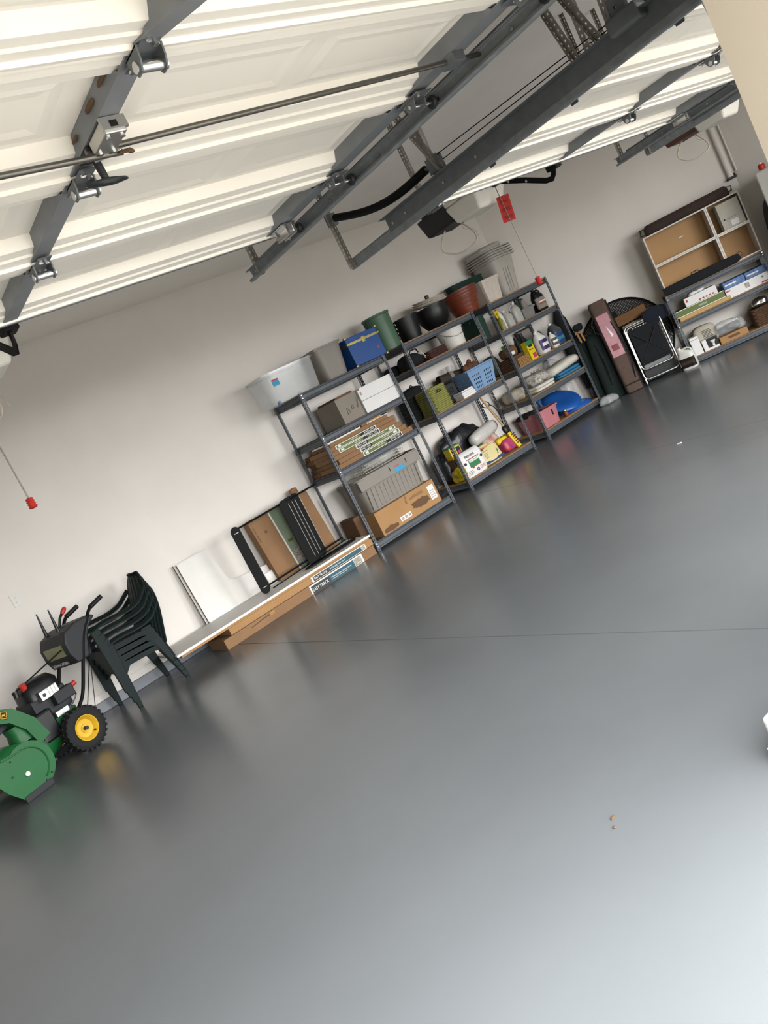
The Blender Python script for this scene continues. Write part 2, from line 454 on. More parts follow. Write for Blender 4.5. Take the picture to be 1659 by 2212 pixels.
def garage_door(label, x0, x1, xs, yend, z, tilt):
    t = thing('garage_door', label, 'garage door', (0, yend, z), 0, 'open sectional garage doors')
    sm = section_mesh(x0, x1, [xs]); st = [stile_mesh(xs, .052), stile_mesh(x0+.036, .07), stile_mesh(x1-.036, .07)]
    for k in range(4):
        last = k == 3
        hold = t
        loc = (0, -SL*k, 0); rot = (tilt, 0, 0) if last else (0, 0, 0)
        s = sm.build('door_section', M_door, t, loc, rot)
        for q in st: q.build('stile', M_stile, t, loc, rot)
    for k in (1, 2, 3):
        hinge(t, xs, -SL*k, -.010)
        roller(t, x1-.03, -SL*k-.01, -.010, 1); roller(t, x0+.03, -SL*k-.01, -.010, -1)
    # top brackets at the deep end
    for xx, sg in ((x1-.03, 1), (x0+.03, -1)):
        r = bpy.data.objects.new('top_bracket', None); COL.objects.link(r); r.parent = t; r.location = (xx, -.10, -.004); r.empty_display_size = .02
        b = MB(); b.box(-.035, .035, -.05, .05, -.008, -.004); b.frus((-.018, .018, -.045, .045, -.042), (-.03, .03, -.05, .05, -.008))
        b.box(-.024, -.012, -.05, .05, -.05, -.008); b.box(.012, .024, -.05, .05, -.05, -.008)
        b.build('bracket_body', M_chrome, r)
        MB().cyl((0, .0, -.026), (sg*.075, .0, -.026), .006, n=10).build('roller_stem', M_chrome, r)
        MB().lathe([(0, -.011), (.018, -.011), (.022, -.004), (.022, .004), (.018, .011), (0, .011)], 18, (sg*.075, 0, -.026), 'X').build('roller_wheel', M_charc, r, smooth=True)
        MB().box(-.03, .03, .02, .028, -.03, .02).build('angle_tab', M_galvd, r)
    # steel edge strip along the deep end, bottom seal at the near end
    MB().box(x0, x1, -.004, .006, -.012, .058).build('edge_strip', M_galvd, t)
    e = MB().box(x0, x1, -SL-.03, -SL+.004, -.006, .05).build('bottom_seal', M_black, t, (0, -SL*3, 0), (tilt, 0, 0))
    return t
D1 = garage_door('open white overhead door nearest the camera, with a lock handle on its grey stile', -.29, 2.15, .93, 3.05, 2.305, R(15))
D2 = garage_door('open white overhead door in the middle bay, joined to a curved black opener arm', 3.18, 5.72, 4.44, 3.27, 2.255, R(13))
# lock on the near door
def lock(t, x, y, z):
    lk = bpy.data.objects.new('lock', None); COL.objects.link(lk); lk.parent = t; lk.location = (x, y, z); lk.empty_display_size = .02
    b = MB(); b.box(-.024, .030, -.055, .045, -.036, -.004); b.build('lock_housing', M_alum, lk, bevel=.003)
    MB().box(-.028, .034, -.062, -.054, -.030, -.002).build('housing_flange', M_alum, lk)
    MB().box(-.008, .010, -.0635, -.0615, -.026, -.012).build('slot', M_black, lk)
    for by in (-.04, .03): 
        for bx in (-.014, .02): MB().cyl((bx, by, -.036), (bx, by, -.042), .006, n=6).build('bolt', M_chrome, lk)
    MB().cyl((.0, .10, -.006), (.006, .105, -.075), .011, .009, n=12).build('handle_shaft', M_charc, lk, smooth=True)
    b = MB(); b.loft([(-.079, .03, .008, 2.5), (-.074, .058, .012, 2.5), (-.069, .055, .012, 2.5), (-.066, .02, .010, 2.5)], 20)
    b.build('handle_grip', M_charc, lk, (.006, .105, 0), (0, 0, R(6)), smooth=True)
    MB().box(-.028, .03, .055, .135, -.012, -.004).build('handle_plate', M_charc, lk, bevel=.002)
    # lever that the two bars hook onto
    MB().tube([(-.015, .075, -.03), (.03, .052, -.032), (.045, .046, -.034)], .007, 8).build('bar_crank', M_chrome, lk, smooth=True)
    MB().tube([(.035, .04, -.040), (.052, .03, -.044), (.068, .04, -.040), (.078, .068, -.030), (.082, .085, -.022)], .0085, 8, flat=.45).build('leaf_spring', M_cardd, lk, smooth=True)
    return lk
LK = lock(D1, .93, 1.755-3.05, -.004)
MB().cyl((-.28, 1.735-3.05, -.04), (.978, 1.745-3.05+.06, -.04), .0075, n=10).build('lock_bar', M_steel, D1, smooth=True)
MB().cyl((.90, 1.82-3.05, -.018), (2.24, 1.745-3.05, -.018), .0075, n=10).build('lock_bar', M_steel, D1, smooth=True)
MB().box(2.075, 2.13, 1.72-3.05, 1.78-3.05, -.034, -.004).build('bar_guide', M_galvd, D1, bevel=.002)
for i, (yy, zz) in enumerate(((1.60, -.006), (1.70, -.006), (1.84, -.005))):
    MB().blob(.007, .05, .010, i+3, .4).build('rust_stain', M_cardd, D1, (.93-.03, yy-3.05, .02))

# ---------------------------------------------------------------- tracks
def sweep(b, prof, path):
    vs = []; fs = []; n = len(prof)
    for i, (y, z) in enumerate(path):
        a = path[max(i-1, 0)]; c = path[min(i+1, len(path)-1)]
        t = Vector((0, c[0]-a[0], c[1]-a[1])).normalized()
        nv = Vector((0, t.z, -t.y))     # up on the straight run that heads for -y
        for (px, ph) in prof: vs.append(Vector((px, y, z))+nv*ph)
    for i in range(len(path)-1):
        for j in range(n-1):
            fs.append((i*n+j, i*n+j+1, (i+1)*n+j+1, (i+1)*n+j))
    b.add(vs, fs)
def track(label, x, yend, z, sg, ycurve, hangers, front=True):
    """sg=+1: the channel opens towards +x (door on the right of it)"""
    t = thing('door_track', label, 'door track', (x, yend, z), 0, 'horizontal door tracks')
    path = [(0, 0), (ycurve-yend, 0)]
    if front:
        rr = .30
        for i in range(1, 9):
            a = PI/2*i/8
            path.append((ycurve-yend-rr*math.sin(a), -rr+rr*math.cos(a)))
        path.append((ycurve-yend-rr, -z+.02))
    cprof = [(.026*sg, .012), (.030*sg, .004), (.022*sg, -.001), (.006*sg, 0), (0, .008), (0, .046), (.006*sg, .054), (.024*sg, .055), (.028*sg, .049)]
    b = MB(); sweep(b, cprof, path); b.build('track_channel', M_galv, t, solid=.0025)
    lo, hi, fl = (.034, .105, .055) if sg > 0 else (.030, .068, .04)
    b = MB(); sweep(b, [(-.004*sg, lo), (-.004*sg, hi), (-fl*sg, hi+.002)], [(-.45 if sg > 0 else -.1, 0), path[1]]); b.build('track_angle', M_galvd, t, solid=.003)
    for yy in (-.50, -.62, -.95, -1.2): MB().cyl((-.006*sg, yy, lo+.03), (-.012*sg, yy, lo+.03), .008, n=8).build('bolt', M_chrome, t)
    for k in range(6):
        yy = -.05-(k*.37)
        MB().cyl((.001*sg, yy, .03), (.006*sg, yy, .03), .007, n=8).build('rivet', M_chrome, t)
    for (hy, hz0, top, dy, dx) in hangers:
        p0 = Vector((-.012*sg, hy-yend, hz0)); p1 = Vector((-.012*sg+dx, hy-yend+dy, top-z))
        L = (p1-p0).length
        h = perf_mesh(L, .027, .002, .026, .007, .010).build('hanger', M_hang, t, p0)
        q = (p1-p0).to_track_quat('Z', 'Y'); h.rotation_mode = 'QUATERNION'; h.rotation_quaternion = q
    return t
TA = track('grey steel door track that ends highest on the left, beside the nearest overhead door', 2.225, 3.50, 2.245, -1, 1.36,
           [(3.43, .0, ZC, .0, .0), (2.1, .05, ZC, 0, 0)])
TB = track('grey steel door track in the picture centre, below a sagging black spring', 3.10, 3.88, 2.195, 1, 1.50,
           [(3.845, .0, ZC, 0, 0), (2.94, .107, ZC, -.03, 0), (2.90, .107, ZC, .38, -.05), (2.02, .107, ZC, .22, .02), (1.94, .107, ZC, -.02, 0), (1.90, .107, ZC, .35, .0), (1.82, .107, ZC, -.05, 0)])
TC = track('far grey door track right of the middle bay, with a silver roller bracket', 5.82, 3.82, 2.20, -1, 1.36,
           [(3.78, .0, ZC, 0, 0)])
TD = track('short grey track end just behind the middle bay, belonging to the third bay', 6.27, 3.86, 2.20, 1, 1.36,
           [(3.80, .0, ZC, 0, 0)])
# extension spring, pulley and cables over the centre track
t = thing('extension_spring', 'sagging black door spring with pulley and steel cables above the centre track', 'door spring', (3.10, 3.84, 2.47))
pts = []
for i in range(25):
    u = i/24; pts.append((0, -.03-.80*u, .02-.125*u-.052*math.sin(PI*u)))
MB().tube(pts, .022, 12).build('spring_coil', M_blackm, t, smooth=True)
MB().tube([(0, .02, .035), (0, 0, .03), (0, -.03, .02)], .008, 8).build('end_hook', M_galvd, t)
MB().box(-.03, .03, -.005, .03, -.01, .06).build('clevis', M_galvd, t, bevel=.003)
MB().tube([(0, -.83, -.105), (0, -.87, -.11), (0, -.90, -.11)], .008, 8).build('end_hook', M_galvd, t)
MB().lathe([(.008, -.010), (.040, -.012), (.032, -.003), (.032, .003), (.040, .012), (.008, .010)], 24, (0, -.915, -.115), 'X').build('pulley', M_galvd, t, smooth=True)
b = MB(); b.box(-.016, -.012, -.95, -.86, -.15, -.075); b.box(.012, .016, -.95, -.86, -.15, -.075); b.build('pulley_fork', M_galvd, t)
MB().cyl((-.012, -.93, -.085), (-.012, -2.10, -.135), .0022, n=6).build('cable', M_blackm, t)
MB().cyl((.012, -.93, -.115), (.0, -2.35, -.155), .0022, n=6).build('cable', M_blackm, t)
MB().box(-.07, .03, -2.16, -2.02, -.20, -.135).build('front_bracket', M_galvd, t, bevel=.01)
MB().lathe([(.006, -.008), (.045, -.010), (.038, -.002), (.038, .002), (.045, .010), (.006, .008)], 22, (0, -2.05, -.10), 'X').build('pulley', M_galvd, t, smooth=True)

# ---------------------------------------------------------------- door openers
def opener(label, x, y, z, lens_mat, body_mat):
    t = thing('door_opener', label, 'door opener', (x, y, z), 0, 'ceiling door openers')
    b = MB(); b.frus((-.13, .13, -.14, .16, -.10), (-.15, .15, -.16, .19, .04)); b.box(-.12, .12, -.13, .16, .04, .07)
    b.build('motor_housing', body_mat, t, bevel=.015)
    # white lens wrapping under the near end, with an opening that shows the bulb
    b = MB()
    b.frus((-.125, .125, -.40, -.15, -.13), (-.165, .165, -.45, -.13, -.005))
    b.frus((-.165, -.05, -.45, -.13, -.005), (-.155, -.06, -.42, -.13, .06))
    b.frus((.05, .165, -.45, -.13, -.005), (.06, .155, -.42, -.13, .06))
    b.build('light_lens', lens_mat, t, bevel=.02, seg=3)
    MB().lathe([(0, -.03), (.018, -.025), (.03, 0), (.02, .03), (.012, .05), (0, .05)], 14, (0, -.30, .035)).build('bulb', M_glass, t, smooth=True)
    b = MB(); b.box(-.016, .016, YF-y+.02, -.1, .035, .058); b.box(-.022, .022, YF-y+.02, -.1, .058, .064); b.box(-.022, .022, YF-y+.02, -.1, .030, .035)
    b.build('rail', M_galv, t)
    MB().box(-.03, .03, YF-y, YF-y+.03, -.02, .09).build('header_bracket', M_galvd, t)
    for sx in (-.11, .11):
        h = perf_mesh(ZC-z-.07, .03, .002, .026, .009, .011).build('hanger', M_hang, t, (sx, .05, .07))
    pts = [(-.05, .05, -.10), (-.08, .10, -.16), (-.09, .11, -.23), (-.03, .02, -.29), (.05, -.08, -.27), (.07, -.08, -.20), (.05, -.02, -.10)]
    def cr(p):
        out = []
        P = [Vector(q) for q in p]
        for i in range(len(P)-1):
            p0 = P[max(i-1, 0)]; p1 = P[i]; p2 = P[i+1]; p3 = P[min(i+2, len(P)-1)]
            for k in range(6):
                u = k/6; out.append(.5*((2*p1)+(p2-p0)*u+(2*p0-5*p1+4*p2-p3)*u*u+(3*p1-p0-3*p2+p3)*u**3))
        out.append(P[-1]); return out
    MB().tube(cr(pts), .006, 6).build('cable', M_wire, t, smooth=True)
    pts = [(.05, -.02, -.10), (.06, -.02, -.15), (.10, -.06, -.18), (.11, -.07, -.24)]
    MB().tube(cr(pts), .002, 5).build('antenna_wire', M_wire, t)
    return t, cr
OPM, crv = opener('opener with white light lens and red tag, hung above the middle shelves', 4.42, 4.27, 2.40, M_lightm, M_black)
MB().box(-.075, -.02, .19, .192, -.02, .015).build('sticker', M_laund, OPM)
text('overhead', .03, OPM, (-.11, -.1395, -.07), M_printg)
# trolley and curved arm
def arm(t, x, y, z, ydoor, zdoor):
    yt = 3.77-y if x > 3 else 3.55-y
    b = MB(); b.box(-.028, .028, yt-.06, yt+.06, .0, .075); b.box(-.02, .02, yt-.03, yt+.03, -.05, .0); b.build('trolley', M_black, t, bevel=.008)
    yd = ydoor-y; zd = zdoor-z
    path = [(0, yt-.02, -.03)]
    P = [(0, yt-.02, -.03), (0, (yt+yd)/2, -.125), (0, yd+.07, -.205), (0, yd+.025, -.215), (0, yd+.0, -.195), (0, yd-.02, zd+.0)]
    pts = [Vector(p) for p in P]
    b = MB()
    # flat bar, one side face towards the camera
    prof = []
    for i, p in enumerate(pts):
        a = pts[max(i-1, 0)]; c = pts[min(i+1, len(pts)-1)]; tt = (c-a).normalized(); nn = Vector((0, -tt.z, tt.y))
        prof.append((p+nn*.017, p-nn*.017))
    vs = []
    for (p, q) in prof:
        vs += [p+Vector((-.004, 0, 0)), q+Vector((-.004, 0, 0)), q+Vector((.004, 0, 0)), p+Vector((.004, 0, 0))]
    fs = []
    for i in range(len(prof)-1):
        for j in range(4): fs.append((i*4+j, i*4+(j+1) % 4, (i+1)*4+(j+1) % 4, (i+1)*4+j))
    fs += [(3, 2, 1, 0), tuple((len(prof)-1)*4+k for k in range(4))]
    b.add(vs, fs); b.build('arm', M_blackm, t)
    for u in (.25, .62):
        p = pts[0].lerp(pts[2], u)
        MB().cyl((-.012, p.y, p.z), (.012, p.y, p.z), .009, n=8).build('bolt', M_chrome, t)
    MB().box(-.03, .03, yd-.06, yd+.02, zd-.02, zd+.02).build('door_bracket', M_blackm, t, bevel=.004)
arm(OPM, 4.42, 4.27, 2.40, 3.33, 2.245)
MB().cyl((0, 3.79-4.27, -.04), (.02, 3.80-4.27, -.70), .0028, n=6).build('release_cord', M_rope, OPM)
def cord_handle(t, x, y, z):
    b = MB(); b.lathe([(0, .028), (.012, .028), (.020, .022), (.016, .016), (.021, .010), (.016, .004), (.021, -.004), (.016, -.010), (.023, -.020), (.012, -.026), (0, -.026)], 14, (x, y, z))
    b.build('pull_handle', M_red, t, smooth=True)
cord_handle(OPM, .02, 3.80-4.27, -.725)
b = MB().box(-.042, .042, -.001, .001, -.20, -.03); tg = b.build('warning_tag', M_red, OPM, (.02, 3.80-4.27-.02, -.09), (0, R(7), R(-49)))
for zz, hh in ((-.07, .015), (-.12, .026), (-.17, .02)): MB().box(-.028, .028, -.0018, -.001, zz-hh/2, zz+hh/2).build('print_block', mat('tag_print', '#8f2420', .5), tg)
op3, _ = opener('far opener with white lens and brown housing, half behind the far track', 7.30, 4.05, 2.36, M_lightm, mat('brown_housing', '#5b3a30', .5))
op1, _ = opener('near door opener hanging beyond the left picture edge', .93, 4.10, 2.44, M_lightm, M_black)
arm(op1, .93, 4.10, 2.44, 3.12, 2.30)
t = thing('release_cord', 'hanging twisted cord with red handle against the bare left wall', 'pull cord', (.93, 4.12, 1.76))
MB().cyl((0, 0, .02), (.0, -.01, .64), .004, n=7).build('cord', M_rope, t)
cord_handle(t, 0, 0, 0)

# ---------------------------------------------------------------- shelving units
POSTS = {}
def shelving(label, loc, rz, w, d, h, levels, wood, lips=True):
    t = thing('shelving_unit', label, 'shelving unit', loc, rz, 'grey steel shelving units')
    if h not in POSTS: POSTS[h] = None
    for i, (px, py, a) in enumerate(((0, 0, 0), (w, 0, PI/2), (w, d, PI), (0, d, -PI/2))):
        if POSTS[h] is None:
            o = perf_mesh(h).build('post', M_gray, t); POSTS[h] = o.data
        else:
            o = bpy.data.objects.new('post', POSTS[h]); COL.objects.link(o); o.parent = t
        o.location = (px, py, 0); o.rotation_euler = (0, 0, a)
    RH = .072
    pr = [(0, 0), (.004, -.012), (.012, -.018), (.012, -RH+.022), (.004, -RH+.012), (.0, -RH), (.018, -RH), (.018, 0)]
    for z in levels:
        zt = z-.004
        b = MB().prism([(.004+p[0], zt+p[1]) for p in pr], 'X', .004, w-.004); b.build('beam', M_gray, t)
        b = MB().prism([(d-.004-p[0], zt+p[1]) for p in pr], 'X', .004, w-.004); b.build('beam', M_gray, t)
        for sx, sg in ((.004, 1), (w-.004, -1)):
            b = MB().prism([(sx+sg*p[0], zt+p[1]) for p in pr], 'Y', .012, d-.012); b.build('side_beam', M_gray, t)
        b = MB().box(.006, w-.006, .006, d-.006, z-.014, z); b.build('shelf_board', M_pb if wood else M_mdf, t)
        for px in (.02, w-.02):
            for k in (.02, .05):
                MB().cyl((px, .0, z-k), (px, -.004, z-k), .006, n=6).build('rivet', M_chrome, t)
    return t
Y1, Y2, Y3 = 7.225, 7.245, 7.265
L1 = [.10, .945, 1.335, 1.825]
L2 = [.115, .965, 1.55, 1.845]
L3 = [.12, .575, .97, 1.47, 1.845]
shelving('grey steel shelving unit with totes and a blue trunk on its top shelf', (4.44, Y1, 0), 0, 1.215, .60, 1.83, L1, False)
shelving('grey steel shelving unit with black pots on top, in the middle of three', (5.955, Y2, 0), 0, 1.215, .60, 1.85, L2, True)
shelving('grey steel shelving unit in the corner, with stacked bins on top', (7.455, Y3, 0), 0, 1.185, .60, 1.85, L3, True)
S4 = [.085, .565, .935]
sp = DW(1.74, -.49)
shelving('low grey steel shelving unit under the white cubbies on the slanted wall', tuple(sp), EA, 1.22, .46, .93, S4, True)

# ---------------------------------------------------------------- generic containers
def tote(name, label, cat, loc, rz, w, d, h, m, tap=.035, lid=False, ribs=0, group=None, lidm=None, th=.004, ribface=True):
    t = thing(name, label, cat, loc, rz, group)
    b = MB(); hw, hd = w/2, d/2
    def ring(z, k, o=0): return (z, hw-tap*(1-k)-o, hd-tap*(1-k)-o, 9)
    b.loft([ring(0, 0), ring(h*.8, .8), ring(h, 1), ring(h, 1, th), ring(.006, 0, th)], 40)
    b.build('bin_body', m, t, smooth=True, ang=50)
    b = MB(); b.loft([(h-.022, hw+.012, hd+.012, 9), (h, hw+.014, hd+.014, 9), (h, hw-.002, hd-.002, 9), (h-.022, hw-.003, hd-.003, 9), (h-.022, hw+.012, hd+.012, 9)], 40, cap=False)
    b.build('rim', m, t, smooth=True, ang=50)
    for sx in (-1, 1):
        MB().box(sx*(hw-.002)-.014, sx*(hw-.002)+.014, -.07, .07, h-.05, h-.02).build('handle', m, t, bevel=.006)
    if lid:
        b = MB(); b.loft([(h-.012, hw+.02, hd+.02, 9), (h+.012, hw+.02, hd+.02, 9), (h+.014, hw-.02, hd-.02, 9), (h+.004, hw-.05, hd-.05, 9)], 40)
        b.build('lid', lidm or m, t, smooth=True, ang=50)
    for i in range(ribs):
        x = -hw*.80+1.6*hw*i/max(1, ribs-1)
        MB().frus((x-.018, x+.018, -hd+tap-.006, -hd+tap+.01, .015), (x-.018, x+.018, -hd+tap*.35-.006, -hd+tap*.35+.01, h*.62)).build('rib', m, t, bevel=.005)
    return t
def carton(name, label, cat, loc, rz, w, d, h, m, group=None, tape=True, rot=None, flap=True):
    """origin: front left bottom corner; front looks along -y"""
    t = thing(name, label, cat, loc, rz, group, rot)
    MB().box(0, w, 0, d, 0, h).build('box_body', m, t, bevel=.003)
    if flap:
        MB().box(.002, w-.002, 0.002, d/2-.0015, h, h+.003).build('flap', m, t)
        MB().box(.002, w-.002, d/2+.0015, d-.002, h, h+.003).build('flap', m, t)
    if tape: MB().box(.0, w, d/2-.022, d/2+.022, h+.003, h+.0036).build('tape', mat('packing_tape', '#b79d73', .3), t)
    return t
def pot(name, label, cat, loc, rb, rtop, h, m, rim=.012, n=28, rings=0, group=None, bulge=0):
    t = thing(name, label, cat, loc, 0, group)
    pr = [(0, 0), (rb, 0)]
    for k in range(1, 10):
        u = k/10; pr.append((rb+(rtop-rb)*u+bulge*math.sin(PI*u), h*u*.93))
    pr += [(rtop, h*.93)]
    b = MB().lathe(pr+[(rtop-.008, h*.93), (rb-.006, .012), (0, .012)], n); b.build('pot_wall', m, t, smooth=True)
    b = MB().lathe([(rtop-.008, h*.92), (rtop+rim, h*.92), (rtop+rim, h), (rtop-.010, h), (rtop-.008, h*.92)], n); b.build('rim', m, t, smooth=True)
    for k in range(rings):
        z = h*(.25+.6*k/max(1, rings-1)); r = rb+(rtop-rb)*z/(h*.93)
        MB().lathe([(r-.002, z-.006), (r+.006, z-.004), (r+.006, z+.004), (r-.002, z+.006)], n).build('ring', m, t, smooth=True)
    return t
def jug(name, label, cat, loc, rz, w, d, h, m, cap=M_wplast, lab=None, handle=True, neck=.02, e=4, group=None, capx=None, labz=(.15, .62), lab2=None):
    t = thing(name, label, cat, loc, rz, group)
    hw, hd = w/2, d/2; cx = -hw*.35 if (handle and capx is None) else (capx or 0)
    secs = [(0, hw*.92, hd*.92, e), (.01, hw, hd, e), (h*.62, hw, hd, e), (h*.74, hw*.93, hd*.85, 3), (h*.85, hw*.6, hd*.6, 2.4, cx*.7), (h*.92, neck*1.15, neck*1.15, 2, cx), (h*.95, neck, neck, 2, cx)]
    MB().loft(secs, 28).build('bottle_body', m, t, smooth=True, ang=60)
    MB().lathe([(0, 0), (neck*1.2, 0), (neck*1.2, h*.055+.008), (0, h*.055+.008)], 16, (cx, 0, h*.945)).build('cap', cap, t, smooth=True)
    if handle:
        MB().tube([(cx+neck, 0, h*.9), (hw*.45, 0, h*.93), (hw*.82, 0, h*.86), (hw*.93, 0, h*.74), (hw*.85, 0, h*.6)], .011, 8).build('handle', m, t, smooth=True)
    if lab:
        z0, z1 = labz
        b = MB(); b.loft([(h*z0, hw+.0015, hd+.0015, e), (h*min(z1, .62), hw+.0015, hd+.0015, e)], 14, R(205), R(335), cap=False); b.build('label', lab, t, smooth=True)
        if lab2:
            zm = (z0+min(z1, .62))/2
            b = MB(); b.loft([(h*(zm-.07), hw+.0028, hd+.0028, e), (h*(zm+.07), hw+.0028, hd+.0028, e)], 12, R(225), R(315), cap=False); b.build('label_band', lab2, t, smooth=True)
    return t
def softbag(name, label, cat, loc, rz, w, d, h, m, seed=1, amp=.16, freq=6, e=3, group=None, ridge=.0, rot=None, nu=40, nv=20):
    o = MB().blob(w, d, h, seed, amp, freq, e, nu, nv, True, ridge).build(name, m, None, loc, rot or (0, 0, rz), smooth=True, ang=80)
    return tag(o, label, cat, group)
def wicker(name, label, cat, loc, rz, w, d, h, m, rows=12, hole=False, tap=.0, group=None):
    t = thing(name, label, cat, loc, rz, group)
    b = MB(); n = 72
    for k in range(rows):
        z = h*(k+.5)/rows; pts = []
        o = tap*(1-z/h)
        for i in range(n):
            a = 2*PI*i/n; e = 8
            rr = (abs(math.cos(a))**e+abs(math.sin(a))**e)**(-1/e)
            wv = .004*(1 if (i//2+k) % 2 else -1)
            pts.append(((w/2-o+wv)*rr*math.cos(a), (d/2-o+wv)*rr*math.sin(a), z))
        b.tube(pts, h/rows*.5, 5, True)
    b.build('weave', m, t, smooth=True)
    b = MB()
    b.loft([(0, w/2-tap-.012, d/2-tap-.012, 8), (h*.97, w/2-.012, d/2-.012, 8), (h*.97, w/2-.018, d/2-.018, 8), (.01, w/2-tap-.018, d/2-tap-.018, 8)], 40); b.build('liner', m, t)
    b = MB(); b.tube([((w/2)*((abs(math.cos(a))**8+abs(math.sin(a))**8)**(-1/8))*math.cos(a), (d/2)*((abs(math.cos(a))**8+abs(math.sin(a))**8)**(-1/8))*math.sin(a), h) for a in [2*PI*i/48 for i in range(48)]], .008, 6, True)
    b.build('rim', m, t, smooth=True)
    if hole:
        for sx in (-1, 1): MB().box(sx*.022-.017, sx*.022+.017, -d/2-.012, -d/2-.006, h*.74, h*.87).build('hand_hole', M_black, t)
    return t

# ---------------------------------------------------------------- first shelving unit
t = tote('storage_tote', 'clear plastic storage tote overhanging the end of the top shelf', 'tote', (4.50, 7.48, L1[3]), 0, .68, .40, .33, M_clear, .03)
plate(t, -.24, -.16, .18, .25, -.190, M_cyan); plate(t, -.24, -.16, .232, .25, -.1915, M_red, 'logo_band')
for sx in (-.25, .02): MB().cyl((sx, -.15, .012), (sx, -.164, .012), .022, n=14).build('caster', M_navy, t)
tote('storage_tote', 'plain grey-beige storage tote between the clear tote and the blue trunk', 'tote', (5.055, 7.54, L1[3]), 0, .37, .54, .36, M_tote, .045)
# blue trunk
t = thing('trunk', 'blue vinyl trunk with brass corners on the top shelf', 'trunk', (5.285, 7.26, L1[3]+.004))
MB().box(0, .45, 0, .42, 0, .245).build('trunk_body', M_blue, t, bevel=.006)
MB().box(0, .45, 0, .42, .252, .32).build('lid', M_blue, t, bevel=.006)
MB().box(-.003, .453, -.003, .423, .238, .262).build('lid_band', M_brass, t)
for x in (.0, .45):
    for z in (.0, .32, .25):
        for y in (0, .42): MB().box(x-.014, x+.014, y-.014, y+.014, z-.014, z+.014).build('corner_guard', M_brass, t, bevel=.006)
MB().box(-.012, -.001, .16, .26, .17, .19).build('side_handle', M_brass, t, bevel=.003)
MB().box(.21, .25, -.008, 0, .215, .28).build('latch', M_brass, t, bevel=.003)
MB().box(.36, .39, -.0015, 0, .09, .12).build('badge', M_red, t)
# small grey-brown box behind trunk, between units
carton('carton', 'small grey carton half hidden behind the sage green bin', 'carton', (5.68-.05, 7.56, L1[3]), 0, .12, .2, .30, M_cardg, tape=False)
# second level
t = carton('carton', 'grey cardboard carton with black marker scrawl, left of the white boxes', 'carton', (4.82, 7.27, L1[2]), 0, .29, .42, .275, M_cardg)
MB().tube([(.10, -.001, .15), (.085, -.001, .08), (.13, -.001, .10), (.10, -.001, .15)], .003, 5).build('marker_scrawl', M_print, t)
MB().tube([(.17, -.001, .15), (.16, -.001, .12), (.19, -.001, .115), (.185, -.001, .155), (.17, -.001, .15)], .0025, 5).build('marker_scrawl', M_print, t)
text('FRAGILE', .035, t, (.25, -.001, .10), M_print, (PI/2, R(-70), 0))
MB().box(.03, .27, .02, .40, .276, .30).build('lining', M_cardd, t)
for k in (0, 1):
    q = carton('white_box', ['white flat box underneath another white box on the second shelf', 'white flat box with a red corner, resting on another white box'][k], 'box', (5.125, 7.25, L1[2]+k*.142), 0, .505, .40, .138, M_wpaper, 'white boxes on the second shelf', tape=False, flap=False)
    MB().box(-.002, .507, -.002, .402, .125, .138).build('lid', M_wpaper, q)
    if k: MB().box(0, .03, -.0035, -.002, .12, .137).build('corner_mark', M_printr, q)
    if k: plate(q, .02, .04, .06, .10, -.001, M_photo)
# third level: flat-pack cartons
base = L1[1]
specs = [ # x0, width, thickness, y offset, label lay-out
 (4.50, 1.08, .050, .0, 'g', .34), (4.53, .99, .050, .01, 'd', .30), (4.50, .98, .048, .005, 'd', .30), (4.49, .94, .046, .012, 'g', .10), (4.47, .97, .046, .008, 'g', .10), (4.52, .84, .040, .02, None, 0)]
names = ['brown flat-pack carton at the bottom of the shelf stack', 'brown flat-pack carton second from the bottom of the shelf stack', 'brown flat-pack carton third from the bottom of the shelf stack',
         'brown flat-pack carton with long olive label, fourth up in the stack', 'brown flat-pack carton with olive and black label, near the stack top', 'unlabelled brown flat carton on top of the labelled stack']
z = base
for i, (x0, w_, th, dy, kind, lx) in enumerate(specs):
    q = carton('flat_pack_carton', names[i], 'carton', (x0, 7.255+dy, z), R(random.uniform(-.6, .6)), w_, .42, th, M_card, 'flat-pack cartons on the third shelf', flap=False, tape=False)
    if kind:
        a = lx; b_ = lx+.58
        plate(q, a, b_, .002, th-.002, 0, M_printw, 'label_border')
        mid = a+.34 if kind == 'g' else a+.17
        if kind == 'g':
            plate(q, a+.012, mid, .008, th-.008, -.0015, M_olive); plate(q, mid, b_-.012, .008, th-.008, -.0015, M_print, 'label_dark')
            text('EASY TRACK', .026, q, (b_-.03, -.0035, th-.014), M_printw, (PI/2, PI, 0)); text('corner shelves', .017, q, (mid-.03, -.0035, th-.018), M_printw, (PI/2, PI, 0))
            MB().box(a+.03, a+.07, -.0042, -.003, .014, th-.014).build('picture', M_printw, q)
        else:
            plate(q, a+.012, mid, .008, th-.008, -.0015, M_print, 'label_dark'); plate(q, mid, b_-.012, .008, th-.008, -.0015, M_olive)
            text('EASY TRACK', .026, q, (mid-.02, -.0035, th-.014), M_printw, (PI/2, PI, 0)); text('deluxe drawer', .017, q, (b_-.16, -.0035, th-.018), M_printw, (PI/2, PI, 0))
            MB().box(b_-.09, b_-.04, -.0042, -.003, .014, th-.014).build('picture', M_printw, q)
    z += th+.0015
zt = z
q = carton('flat_pack_carton', 'short brown carton with an amber label on top of the stack', 'carton', (4.99, 7.27, zt), R(-.8), .49, .3, .045, M_card, 'flat-pack cartons on the third shelf', flap=False, tape=False)
plate(q, .08, .38, .002, .043, 0, M_printw, 'label_border'); plate(q, .13, .29, .008, .037, -.0015, M_orange); plate(q, .29, .375, .008, .037, -.0015, M_print, 'label_dark'); plate(q, .085, .125, .008, .037, -.0015, M_photo, 'picture')
